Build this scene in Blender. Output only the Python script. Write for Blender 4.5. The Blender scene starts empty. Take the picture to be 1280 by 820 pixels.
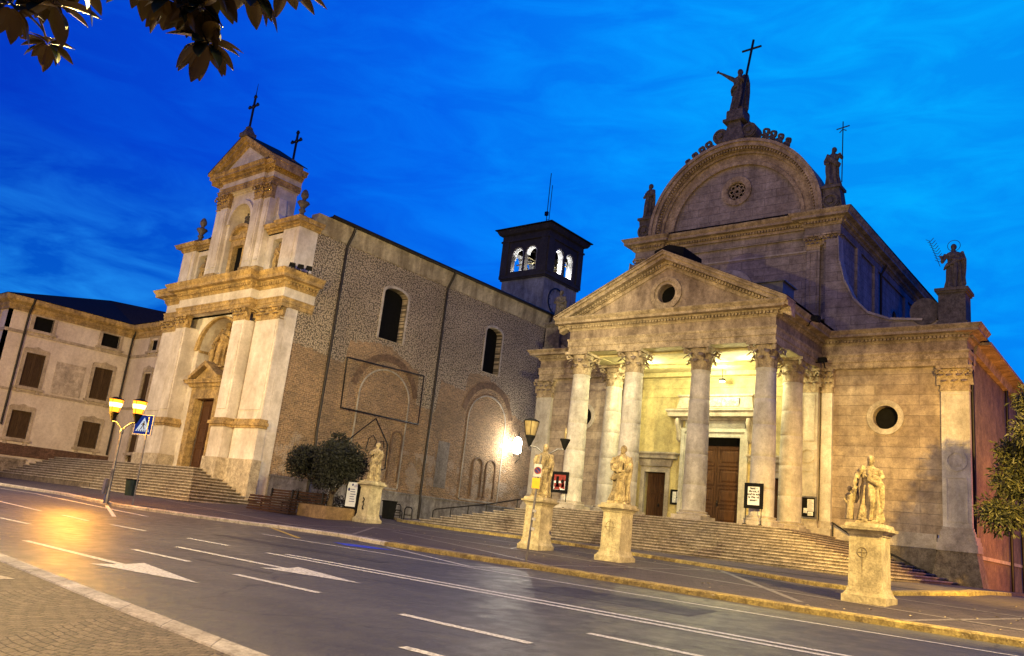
import bpy, bmesh, math, random
from mathutils import Vector, Matrix
from mathutils.geometry import tessellate_polygon
R = math.radians
sc = bpy.context.scene
col = sc.collection
ZO = 1.61          # eye height: plan heights below are measured from the eye and lifted by this

# ------------------------------------------------------------------ camera
cam = bpy.data.cameras.new('camera'); cam_o = bpy.data.objects.new('camera', cam); col.objects.link(cam_o)
roll, pitch, yaw = R(6.45), R(13.65), R(40.4)
rt = Vector((math.cos(yaw), math.sin(yaw), 0)); fh = Vector((-math.sin(yaw), math.cos(yaw), 0)); uz = Vector((0, 0, 1))
fw = fh * math.cos(pitch) + uz * math.sin(pitch); up = uz * math.cos(pitch) - fh * math.sin(pitch)
cr, sr = math.cos(roll), math.sin(roll)
# image x and y axes after the camera's roll
ix = rt * cr + up * sr
iy = up * cr - rt * sr
m = Matrix((( ix.x, iy.x, -fw.x, 0), (ix.y, iy.y, -fw.y, 0), (ix.z, iy.z, -fw.z, 0), (0, 0, 0, 1)))
m.translation = Vector((0, 0, ZO))
cam_o.matrix_world = m
cam.sensor_width = 36; cam.lens = 1018 / 1280 * 36; cam.clip_start = .05; cam.clip_end = 2000
sc.camera = cam_o
sc.render.resolution_x = 1024; sc.render.resolution_y = 656

# ------------------------------------------------------------------ dusk sky
W = bpy.data.worlds.new('World'); sc.world = W; W.use_nodes = True
nt = W.node_tree; N = nt.nodes; L = nt.links; N.clear()
def nd(t, **k):
    n = N.new(t)
    for a, b in k.items(): setattr(n, a, b)
    return n
out = nd('ShaderNodeOutputWorld'); bg = nd('ShaderNodeBackground'); L.new(bg.outputs[0], out.inputs[0])
tc = nd('ShaderNodeTexCoord')
sep = nd('ShaderNodeSeparateXYZ'); L.new(tc.outputs['Generated'], sep.inputs[0])
dirn = nd('ShaderNodeVectorMath', operation='DOT_PRODUCT'); L.new(tc.outputs['Generated'], dirn.inputs[0]); dirn.inputs[1].default_value = (-.196, .861, .468)
ramp = nd('ShaderNodeValToRGB'); L.new(dirn.outputs['Value'], ramp.inputs[0])
e = ramp.color_ramp.elements
e[0].position = 0.0; e[0].color = (.001, .050, .50, 1)
e[1].position = 1.0; e[1].color = (.001, .36, 1.0, 1)
for p, c in ((.55, (.001, .052, .60, 1)), (.72, (.001, .084, .74, 1)), (.86, (.001, .165, .92, 1)), (.95, (.001, .27, 1.0, 1))):
    x = ramp.color_ramp.elements.new(p); x.color = c
mp = nd('ShaderNodeMapping'); L.new(tc.outputs['Generated'], mp.inputs[0]); mp.inputs['Scale'].default_value = (2.6, 2.6, 9); mp.inputs['Rotation'].default_value = (.16, -.12, .3)
nz = nd('ShaderNodeTexNoise'); L.new(mp.outputs[0], nz.inputs[0]); nz.inputs['Scale'].default_value = 3.0; nz.inputs['Detail'].default_value = 9; nz.inputs['Roughness'].default_value = .6; nz.inputs['Distortion'].default_value = .6
cr1 = nd('ShaderNodeValToRGB'); L.new(nz.outputs[0], cr1.inputs[0]); cr1.color_ramp.elements[0].position = .40; cr1.color_ramp.elements[1].position = .72
cloud = nd('ShaderNodeMixRGB', blend_type='MIX'); L.new(cr1.outputs[0], cloud.inputs[0])
dark = nd('ShaderNodeMixRGB', blend_type='MULTIPLY'); dark.inputs[0].default_value = 1; L.new(ramp.outputs[0], dark.inputs[1]); dark.inputs[2].default_value = (1, .80, .92, 1)
lite = nd('ShaderNodeMixRGB', blend_type='MULTIPLY'); lite.inputs[0].default_value = 1; L.new(ramp.outputs[0], lite.inputs[1]); lite.inputs[2].default_value = (1.1, 1.18, 1.03, 1)
L.new(dark.outputs[0], cloud.inputs[1]); L.new(lite.outputs[0], cloud.inputs[2])
# a paler band of high cloud low on the left of the sky
hz = nd('ShaderNodeMapRange'); L.new(sep.outputs['Z'], hz.inputs['Value'])
for i, v in ((1, .36), (2, .16), (3, 0), (4, 1)): hz.inputs[i].default_value = v
lf = nd('ShaderNodeMapRange'); L.new(sep.outputs['X'], lf.inputs['Value'])
for i, v in ((1, -.62), (2, -.85), (3, 0), (4, 1)): lf.inputs[i].default_value = v
mm = nd('ShaderNodeMath', operation='MULTIPLY'); L.new(hz.outputs[0], mm.inputs[0]); L.new(lf.outputs[0], mm.inputs[1])
mm2 = nd('ShaderNodeMath', operation='MULTIPLY'); L.new(mm.outputs[0], mm2.inputs[0]); mm2.inputs[1].default_value = .95
low = nd('ShaderNodeMixRGB'); L.new(mm2.outputs[0], low.inputs[0]); L.new(cloud.outputs[0], low.inputs[1])
lowc = nd('ShaderNodeMixRGB'); L.new(cr1.outputs[0], lowc.inputs[0]); lowc.inputs[1].default_value = (.001, .12, .62, 1); lowc.inputs[2].default_value = (.02, .36, 1.0, 1)
L.new(lowc.outputs[0], low.inputs[2])
L.new(low.outputs[0], bg.inputs[0]); bg.inputs[1].default_value = 1.0

sc.view_settings.view_transform = 'Standard'; sc.view_settings.look = 'None'; sc.view_settings.gamma = 1; sc.view_settings.exposure = 0
sc.view_settings.use_curve_mapping = False
sc.render.engine = 'CYCLES'

# ------------------------------------------------------------------ street lighting of the place, plus added spots
def lamp(name, loc, power, colr, size=.15, kind='POINT', aim=None, spot=None):
    d = bpy.data.lights.new(name, kind); d.energy = power; d.color = colr
    if kind in ('POINT', 'SPOT'): d.shadow_soft_size = size
    if spot: d.spot_size = R(spot); d.spot_blend = .6
    o = bpy.data.objects.new(name, d); col.objects.link(o); o.location = (loc[0], loc[1], loc[2] + ZO)
    if aim:
        v = Vector(aim) - Vector(loc); o.rotation_euler = v.to_track_quat('-Z', 'Y').to_euler()
    return o
SOD = (1.0, .50, .10); YEL = (1.0, .72, .20); WHT = (1.0, .90, .70)
lamp('street_light', (-20, 6.5, 6.6), 5200, YEL, .2)
lamp('street_light', (-5, 4.0, 6.2), 2300, YEL, .2)
lamp('street_light', (2.2, 13.5, 6.5), 3500, (1.0, .68, .20), .15)
lamp('street_light', (2.2, 13.2, 6.5), 15000, (1.0, .70, .22), .15, 'SPOT', (-5.5, 18.9, .3), 60)
lamp('street_light', (2.4, 13.7, 6.0), 40000, (1.0, .60, .12), .12, 'SPOT', (-6.5, 34, .5), 46)
lamp('street_light', (-10, -4.5, 6), 3600, (1.0, .60, .14), .2)
lamp('street_light', (-44, 8, 6.5), 6000, (1.0, .70, .26), .2)
lamp('street_light', (-1.5, 40, 1.8), 2200, (1.0, .36, .05), .3)
# added unseen spots that brighten the two fronts and the old side wall
lamp('added_fill_spot', (-30, 4.5, 8), 12500, (1.0, .80, .36), .25, 'SPOT', (-42, 24, 5), 62)
lamp('added_fill_spot', (-13, 5.5, 8), 13500, (1.0, .80, .36), .25, 'SPOT', (-16.5, 31, 1.5), 48)
lamp('added_fill_spot', (-9, 13, 7.5), 20000, (1.0, .84, .46), .25, 'SPOT', (-35, 35, 6.5), 56)

# ------------------------------------------------------------------ tagging and mesh helpers
def tag(o, label=None, cat=None, group=None, kind=None):
    if label: o['label'] = label
    if cat: o['category'] = cat
    if group: o['group'] = group
    if kind: o['kind'] = kind
    return o
def thing(name, loc, label, cat, group=None, rz=0):
    o = bpy.data.objects.new(name, None); col.objects.link(o)
    o.location = (loc[0], loc[1], loc[2] + ZO); o.rotation_euler = (0, 0, rz); o.empty_display_size = .3
    o['org'] = (loc[0], loc[1], loc[2]) ; return tag(o, label, cat, group)
def kids(o): return [c for c in bpy.data.objects if c.parent == o]
def copy_tree(o, parent=None):
    c = o.copy(); col.objects.link(c); c.parent = parent
    for ch in kids(o): copy_tree(ch, c)
    return c
class MB:
    """collects shapes into one mesh"""
    S = 1.0
    def __init__(s): s.v = []; s.f = []; s.sm = []; s.mi = []; s.cur = 0; s.M = None
    def add(s, vs, fs, smooth=False):
        b = len(s.v)
        if s.M is not None: vs = [s.M @ Vector(p) for p in vs]
        s.v += [tuple(p) for p in vs]; s.f += [tuple(b + i for i in f) for f in fs]; s.sm += [smooth] * len(fs); s.mi += [s.cur] * len(fs)
        return s
    def box(s, x0, x1, y0, y1, z0, z1):
        if x1 < x0: x0, x1 = x1, x0
        if y1 < y0: y0, y1 = y1, y0
        return s.add([(x0,y0,z0),(x1,y0,z0),(x1,y1,z0),(x0,y1,z0),(x0,y0,z1),(x1,y0,z1),(x1,y1,z1),(x0,y1,z1)],
              [(0,3,2,1),(4,5,6,7),(0,1,5,4),(1,2,6,5),(2,3,7,6),(3,0,4,7)])
    def hexa(s, lo, hi):
        return s.add(list(lo) + list(hi), [(0,3,2,1),(4,5,6,7),(0,1,5,4),(1,2,6,5),(2,3,7,6),(3,0,4,7)])
    def taper(s, cx, cy, z0, z1, a0, b0, a1, b1):
        return s.hexa([(cx-a0,cy-b0,z0),(cx+a0,cy-b0,z0),(cx+a0,cy+b0,z0),(cx-a0,cy+b0,z0)], [(cx-a1,cy-b1,z1),(cx+a1,cy-b1,z1),(cx+a1,cy+b1,z1),(cx-a1,cy+b1,z1)])
    def prism(s, pts, mapf, d0, d1, smooth=False):
        """pts in (u,z); mapf(u,z,d)"""
        n = len(pts); tris = tessellate_polygon([[Vector((p[0], p[1], 0)) for p in pts]])
        vs = [mapf(p[0], p[1], d0) for p in pts] + [mapf(p[0], p[1], d1) for p in pts]
        s.add(vs, [tuple(t) for t in tris] + [tuple(n + i for i in reversed(t)) for t in tris])
        return s.add(vs, [(i, (i+1) % n, n + (i+1) % n, n + i) for i in range(n)], smooth)
    def panel(s, outer, holes, mapf, depth, rim=None):
        rings = [outer] + holes; flat = [p for r in rings for p in r]
        tris = tessellate_polygon([[Vector((p[0], p[1], 0)) for p in r] for r in rings])
        s.add([mapf(p[0], p[1], 0) for p in flat], [tuple(t) for t in tris])
        for k, r in enumerate(rings):
            d = depth if k else (depth if rim is None else rim); n = len(r)
            if d: s.add([mapf(p[0], p[1], 0) for p in r] + [mapf(p[0], p[1], d) for p in r], [(i, (i+1) % n, n + (i+1) % n, n + i) for i in range(n)])
        return s
    def ringprism(s, outer, inner, mapf, d0, d1, closed=True):
        n = len(outer); m = n if closed else n - 1
        vs = [mapf(*p, d0) for p in outer] + [mapf(*p, d0) for p in inner] + [mapf(*p, d1) for p in outer] + [mapf(*p, d1) for p in inner]
        fs = []
        for i in range(m):
            j = (i + 1) % n
            fs += [(i, j, n+j, n+i), (2*n+i, 3*n+i, 3*n+j, 2*n+j), (i, 2*n+i, 2*n+j, j), (n+i, n+j, 3*n+j, 3*n+i)]
        if not closed: fs += [(0, n, 3*n, 2*n), (n-1, 3*n-1, 4*n-1, 2*n-1)]
        return s.add(vs, fs)
    def lathe(s, prof, cx, cy, n=16, sx=1, sy=1, smooth=True, ang=0):
        vs = []; fs = []
        for r, z in prof:
            for i in range(n):
                a = 2*math.pi*i/n + ang; vs.append((cx + r*sx*math.cos(a), cy + r*sy*math.sin(a), z))
        for k in range(len(prof)-1):
            for i in range(n):
                j = (i+1) % n; fs.append((k*n+i, k*n+j, (k+1)*n+j, (k+1)*n+i))
        s.add(vs, fs, smooth)
        s.add(vs[:n], [tuple(reversed(range(n)))]); return s.add(vs[-n:], [tuple(range(n))])
    def tube(s, pts, rad, n=8, smooth=True, caps=True):
        pts = [Vector(p) for p in pts]; k = len(pts)
        if not hasattr(rad, '__len__'): rad = [rad] * k
        vs = []; prev = None
        for i, p in enumerate(pts):
            t = (pts[min(i+1, k-1)] - pts[max(i-1, 0)])
            if t.length < 1e-9: t = Vector((0, 0, 1))
            t.normalize()
            if prev is None:
                a = t.orthogonal().normalized()
            else:
                a = prev - t * prev.dot(t); a = a.normalized() if a.length > 1e-6 else t.orthogonal().normalized()
            prev = a; b = t.cross(a)
            for j in range(n):
                q = 2*math.pi*j/n; vs.append(p + (a*math.cos(q) + b*math.sin(q)) * rad[i])
        fs = [(i*n+j, i*n+(j+1) % n, (i+1)*n+(j+1) % n, (i+1)*n+j) for i in range(k-1) for j in range(n)]
        s.add(vs, fs, smooth)
        if caps: s.add(vs[:n], [tuple(reversed(range(n)))]); s.add(vs[-n:], [tuple(range(n))])
        return s
    def ball(s, c, r, n=10, m=7):
        if not hasattr(r, '__len__'): r = (r, r, r)
        vs = []; fs = []
        for i in range(m+1):
            t = math.pi*i/m
            for j in range(n):
                a = 2*math.pi*j/n; vs.append((c[0]+r[0]*math.sin(t)*math.cos(a), c[1]+r[1]*math.sin(t)*math.sin(a), c[2]-r[2]*math.cos(t)))
        for i in range(m):
            for j in range(n): fs.append((i*n+j, i*n+(j+1) % n, (i+1)*n+(j+1) % n, (i+1)*n+j))
        return s.add(vs, fs, True)
    def molding(s, path, prof, closed=False):
        """path (x,y) with the outside on its right hand; prof list of (out, z)"""
        P = [Vector(p) for p in path]; n = len(P); offs = []
        for i in range(n):
            def nrm(a, b):
                d = (b - a).normalized(); return Vector((d.y, -d.x))
            if closed: n1 = nrm(P[i-1], P[i]); n2 = nrm(P[i], P[(i+1) % n])
            else:
                n1 = nrm(P[i-1], P[i]) if i else nrm(P[0], P[1]); n2 = nrm(P[i], P[i+1]) if i < n-1 else n1
            b = n1 + n2; b = b / max(.2, b.dot(n1)) if b.length > 1e-6 else n1
            offs.append(b)
        k = len(prof); vs = []
        for i in range(n):
            for o, z in prof: q = P[i] + offs[i]*o; vs.append((q.x, q.y, z))
        fs = []; mseg = n if closed else n-1
        for i in range(mseg):
            j = (i+1) % n
            for a in range(k-1): fs.append((i*k+a, j*k+a, j*k+a+1, i*k+a+1))
            fs.append((i*k+k-1, j*k+k-1, j*k, i*k))
        s.add(vs, fs)
        if not closed: s.add(vs[:k], [tuple(range(k))]); s.add(vs[-k:], [tuple(reversed(range(k)))])
        return s
    def dentils(s, path, out0, out1, z0, z1, w, gap):
        for a, b in zip(path[:-1], path[1:]):
            a = Vector(a); b = Vector(b); d = b - a; ln = d.length
            if ln < .05: continue
            d.normalize(); nn = Vector((d.y, -d.x)); k = max(1, int(ln / (w+gap)))
            st = ln / k
            for i in range(k):
                c = a + d*(st*(i+.5)); vs = []
                for z in (z0, z1):
                    for (du, do) in ((-w/2, out0), (w/2, out0), (w/2, out1), (-w/2, out1)):
                        q = c + d*du + nn*do; vs.append((q.x, q.y, z))
                s.add(vs, [(0,3,2,1),(4,5,6,7),(0,1,5,4),(1,2,6,5),(2,3,7,6),(3,0,4,7)])
        return s
    def build(s, name, mat, root=None, label=None, world=False):
        me = bpy.data.meshes.new(name)
        if MB.S != 1: s.v = [(a*MB.S, b*MB.S, c*MB.S) for a, b, c in s.v]
        off = Vector((0, 0, 0)); zo = ZO
        rr = root
        while rr is not None and rr.parent is not None: rr = rr.parent
        if rr is not None and not world and 'org' in rr: off = Vector(rr['org']); zo = 0
        elif rr is not None: zo = 0
        vs = [(a - off.x, b - off.y, c - off.z + zo) for a, b, c in s.v]
        me.from_pydata(vs, [], s.f)
        me.polygons.foreach_set('use_smooth', s.sm)
        for mt in (mat if isinstance(mat, (list, tuple)) else [mat]): me.materials.append(mt)
        me.polygons.foreach_set('material_index', s.mi)
        me.update()
        o = bpy.data.objects.new(name, me); col.objects.link(o)
        if root is not None: o.parent = root
        if label: o['label'] = label
        return o
def solo(mb, name, mat, label, cat, group=None):
    """a thing that is one mesh: its origin moves to its base"""
    xs = [p[0] for p in mb.v]; ys = [p[1] for p in mb.v]; zs = [p[2] for p in mb.v]
    c = ((min(xs)+max(xs))/2, (min(ys)+max(ys))/2, min(zs))
    mb.v = [(a-c[0], b-c[1], z-c[2]-ZO) for a, b, z in mb.v]
    o = mb.build(name, mat); o.location = (c[0], c[1], c[2]+ZO); return tag(o, label, cat, group)
def mY(Y0): return lambda u, z, d: (u, Y0 + d, z)
def mX(X0): return lambda u, z, d: (X0 - d, u, z)
def arcpts(cu, cz, r, a0, a1, n, rz=None):
    return [(cu + r*math.cos(R(a0 + (a1-a0)*i/n)), cz + (rz or r)*math.sin(R(a0 + (a1-a0)*i/n))) for i in range(n+1)]
def archhole(u0, u1, z0, zs, rise=None, n=12):
    """opening with an arched head"""
    c = (u0+u1)/2; r = (u1-u0)/2
    return [(u0, z0), (u1, z0)] + arcpts(c, zs, r, 0, 180, n, rise or r)
def circ(cu, cz, r, n=24): return [(cu + r*math.cos(2*math.pi*i/n), cz + r*math.sin(2*math.pi*i/n)) for i in range(n)]
def rect(u0, u1, z0, z1): return [(u0, z0), (u1, z0), (u1, z1), (u0, z1)]
def G(X, Y): return -.44 - .045*(26 - min(Y, 26)) + .02*min(max(-24 - X, 0), 11)

# ------------------------------------------------------------------ materials
def M_(name, rough=.8, metal=0):
    m = bpy.data.materials.new(name); m.use_nodes = True
    b = m.node_tree.nodes['Principled BSDF']; b.inputs['Roughness'].default_value = rough; b.inputs['Metallic'].default_value = metal
    return m, m.node_tree.nodes, m.node_tree.links, b
def plain(name, c, rough=.7, metal=0, var=.25, scale=6, bump=.0):
    m, n, l, b = M_(name, rough, metal)
    g = n.new('ShaderNodeNewGeometry'); t = n.new('ShaderNodeTexNoise'); l.new(g.outputs['Position'], t.inputs[0]); t.inputs['Scale'].default_value = scale; t.inputs['Detail'].default_value = 5
    r = n.new('ShaderNodeValToRGB'); l.new(t.outputs[0], r.inputs[0]); r.color_ramp.elements[0].position = .3; r.color_ramp.elements[1].position = .7
    r.color_ramp.elements[0].color = tuple(x*(1-var) for x in c[:3]) + (1,); r.color_ramp.elements[1].color = tuple(min(1, x*(1+var)) for x in c[:3]) + (1,)
    l.new(r.outputs[0], b.inputs['Base Color'])
    if rough > .8: b.inputs['Specular IOR Level'].default_value = .12
    if bump:
        bp = n.new('ShaderNodeBump'); bp.inputs['Strength'].default_value = bump; bp.inputs['Distance'].default_value = .03; l.new(t.outputs[0], bp.inputs['Height']); l.new(bp.outputs[0], b.inputs['Normal'])
    return m
def stone(name, c, dirty=.5, dscale=1.6, block=None, jdark=.45, rowvar=0, bump=.5, rough=.85, c2=None, streak=.5):
    """weathered stone or plaster: patches, rain streaks, optional coursed blocks"""
    m, n, l, b = M_(name, rough)
    g = n.new('ShaderNodeNewGeometry'); sx = n.new('ShaderNodeSeparateXYZ'); l.new(g.outputs['Position'], sx.inputs[0])
    ad = n.new('ShaderNodeMath'); ad.operation = 'ADD'; l.new(sx.outputs[0], ad.inputs[0]); l.new(sx.outputs[1], ad.inputs[1])
    cb = n.new('ShaderNodeCombineXYZ'); l.new(ad.outputs[0], cb.inputs[0]); l.new(sx.outputs[2], cb.inputs[1])
    def noise(vec, sc_, det=6, rg=.6, scl=None):
        if scl:
            mp = n.new('ShaderNodeMapping'); mp.inputs['Scale'].default_value = scl; l.new(vec, mp.inputs[0]); vec = mp.outputs[0]
        t = n.new('ShaderNodeTexNoise'); l.new(vec, t.inputs[0]); t.inputs['Scale'].default_value = sc_; t.inputs['Detail'].default_value = det; t.inputs['Roughness'].default_value = rg; return t.outputs[0]
    def ramp(f, a, b_, ca, cb_):
        r = n.new('ShaderNodeValToRGB'); l.new(f, r.inputs[0]); r.color_ramp.elements[0].position = a; r.color_ramp.elements[1].position = b_
        r.color_ramp.elements[0].color = ca; r.color_ramp.elements[1].color = cb_; return r.outputs[0]
    def mix(f, a, b_, mode='MIX'):
        x = n.new('ShaderNodeMixRGB'); x.blend_type = mode
        if isinstance(f, float): x.inputs[0].default_value = f
        else: l.new(f, x.inputs[0])
        l.new(a, x.inputs[1]); l.new(b_, x.inputs[2]); return x.outputs[0]
    c2 = c2 or tuple(x*.62 for x in c)
    pos = g.outputs['Position']
    base = ramp(noise(pos, dscale), .35, .68, c2 + (1,), c + (1,))
    st = noise(cb.outputs[0], 1, 5, .65, (1.5, .35, 1))
    base = mix(streak, base, ramp(st, .38, .62, (.45, .42, .40, 1), (1, 1, 1, 1)), 'MULTIPLY')
    fine = noise(pos, 26, 4, .7)
    base = mix(dirty, base, ramp(fine, .35, .62, (.5, .48, .45, 1), (1.1, 1.1, 1.1, 1)), 'MULTIPLY')
    pit = noise(pos, 5.5, 9, .78)
    base = mix(min(1, dirty*1.1), base, ramp(pit, .40, .56, (.48, .45, .42, 1), (1.08, 1.08, 1.08, 1)), 'MULTIPLY')
    sm = n.new('ShaderNodeMath'); sm.operation = 'ADD'; l.new(fine, sm.inputs[0]); l.new(pit, sm.inputs[1]); fine = sm.outputs[0]; hgt = fine
    if block:
        br = n.new('ShaderNodeTexBrick'); l.new(cb.outputs[0], br.inputs[0]); br.inputs['Scale'].default_value = 1
        br.inputs['Brick Width'].default_value = block[0]; br.inputs['Row Height'].default_value = block[1]; br.inputs['Mortar Size'].default_value = .014; br.inputs['Mortar Smooth'].default_value = .3
        br.inputs['Color1'].default_value = (1, 1, 1, 1); v = 1 - (rowvar or .12); br.inputs['Color2'].default_value = (v, v*.96, v*.92, 1); br.inputs['Mortar'].default_value = (jdark,)*3 + (1,); br.inputs['Bias'].default_value = -.1
        base = mix(1.0, base, br.outputs['Color'], 'MULTIPLY')
        sb = n.new('ShaderNodeMath'); sb.operation = 'MULTIPLY_ADD'; l.new(br.outputs['Fac'], sb.inputs[0]); sb.inputs[1].default_value = -1.2; l.new(fine, sb.inputs[2]); hgt = sb.outputs[0]
    l.new(base, b.inputs['Base Color'])
    bp = n.new('ShaderNodeBump'); bp.inputs['Strength'].default_value = bump; bp.inputs['Distance'].default_value = .03; l.new(hgt, bp.inputs['Height']); l.new(bp.outputs[0], b.inputs['Normal'])
    return m
def emis(name, c, s):
    m = bpy.data.materials.new(name); m.use_nodes = True; n = m.node_tree.nodes; n.clear()
    o = n.new('ShaderNodeOutputMaterial'); e_ = n.new('ShaderNodeEmission'); e_.inputs[0].default_value = tuple(c) + (1,); e_.inputs[1].default_value = s; m.node_tree.links.new(e_.outputs[0], o.inputs[0]); return m
def wood(name, c):
    m, n, l, b = M_(name, .75); b.inputs['Specular IOR Level'].default_value = .2
    g = n.new('ShaderNodeNewGeometry'); mp = n.new('ShaderNodeMapping'); mp.inputs['Scale'].default_value = (14, 14, 1.6); l.new(g.outputs['Position'], mp.inputs[0])
    t = n.new('ShaderNodeTexNoise'); l.new(mp.outputs[0], t.inputs[0]); t.inputs['Scale'].default_value = 1.5; t.inputs['Detail'].default_value = 6
    r = n.new('ShaderNodeValToRGB'); l.new(t.outputs[0], r.inputs[0]); r.color_ramp.elements[0].position = .3; r.color_ramp.elements[1].position = .7
    r.color_ramp.elements[0].color = tuple(x*.5 for x in c) + (1,); r.color_ramp.elements[1].color = tuple(c) + (1,); l.new(r.outputs[0], b.inputs['Base Color']); return m

MT = dict(
    pale=stone('pale_stone', (.52, .47, .40), block=(1.3, .62), jdark=.5, dirty=.5),
    column=stone('column_stone', (.76, .71, .62), block=None, dirty=.32, streak=.55, dscale=1.1),
    trim=stone('cornice_stone', (.66, .53, .35), dirty=.7, streak=.6, c2=(.36, .28, .18)),
    wing=stone('wing_ashlar', (.54, .44, .33), block=(3.4, .43), jdark=.6, rowvar=.26, dirty=.4, c2=(.30, .235, .19)),
    frieze=stone('frieze_stone', (.52, .41, .30), dirty=.6, streak=.9, c2=(.34, .26, .19)),
    attic=stone('attic_stone', (.46, .40, .36), block=(1.2, .42), jdark=.55, rowvar=.12, dirty=.5),
    yellow=stone('yellow_plaster', (.62, .53, .26), dirty=.35, streak=.5, dscale=.8, c2=(.50, .42, .20)),
    plinth=stone('dark_plinth', (.24, .20, .16), dirty=.7, streak=.7),
    band=stone('plinth_band', (.62, .55, .46), dirty=.4),
    facade=stone('facade_plaster', (.80, .73, .66), dirty=.22, streak=.4, dscale=1.0, c2=(.56, .49, .41)),
    facadetrim=stone('facade_cornice', (.70, .48, .18), dirty=.75, streak=.75, c2=(.38, .27, .13)),
    step=stone('step_stone', (.56, .48, .39), dirty=.7, streak=.3, block=(1.4, 5), jdark=.5, dscale=2.5),
    ped=stone('pedestal_stone', (.72, .62, .38), dirty=.55, streak=.6, dscale=2.5),
    statue=stone('statue_stone', (.72, .58, .32), dirty=.75, streak=.5, dscale=6, bump=.9, c2=(.30, .235, .13)),
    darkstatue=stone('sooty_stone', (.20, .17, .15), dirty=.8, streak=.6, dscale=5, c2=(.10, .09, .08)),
    house=stone('house_plaster', (.74, .64, .53), dirty=.25, streak=.2, dscale=.7, c2=(.58, .48, .39)),
    housetrim=stone('house_trim', (.60, .49, .36), dirty=.45, streak=.4),
    towerw=stone('tower_plaster', (.34, .34, .36), dirty=.4, streak=.8, dscale=.9),
    towerd=stone('tower_dark_brick', (.075, .06, .05), dirty=.6, block=(.3, .09), jdark=.6),
    doorw=wood('door_wood', (.10, .045, .02)), shutter=wood('shutter_wood', (.10, .06, .03)), slat=wood('bench_wood', (.05, .025, .014)),
    dark=plain('dark_glass', (.005, .005, .005), .9), void=plain('unlit_interior', (.004, .004, .004), .9),
    iron=plain('iron', (.018, .017, .017), .5, .6), steel=plain('galvanised_steel', (.22, .21, .20), .45, .8), copper=plain('downpipe_metal', (.018, .014, .012), .5, .5),
    roof=plain('roof_tiles', (.014, .012, .013), .85, 0, .3, 9, .6), slateblue=plain('sheet_metal_roof', (.10, .10, .11), .5, .4),
    lampglass=emis('lit_lantern_glass', (1.0, .25, .014), 4.2), floodglass=emis('lit_flood_glass', (1, .97, .85), 40), belfglass=emis('lit_white_glass', (.95, .97, 1), 16),
    glass=plain('lantern_glass', (.20, .15, .07), .15), paper=plain('paper', (.72, .74, .76), .8, 0, .06), white=plain('white_paint', (.50, .50, .50), .6, 0, .1),
    black=plain('black_paint', (.008, .008, .008), .85), red=plain('red_print', (.26, .03, .02), .6, 0, .5, 14), blue=plain('blue_sign', (.008, .02, .16), .7, 0, .05), yel=plain('yellow_plate', (.75, .48, .02), .5, 0, .1),
    kerby=stone('yellow_kerb_stone', (.50, .39, .12), dirty=.9, streak=.2, dscale=3, c2=(.30, .23, .10)), kerbw=stone('white_kerb_stone', (.72, .68, .60), dirty=.6, streak=.2, block=(1.0, 8), jdark=.5),
    planter=stone('terracotta_planter', (.42, .27, .12), dirty=.5), brickp=stone('old_brick', (.26, .14, .09), block=(.25, .07), jdark=.6, rowvar=.4, dirty=.6),
)

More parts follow.
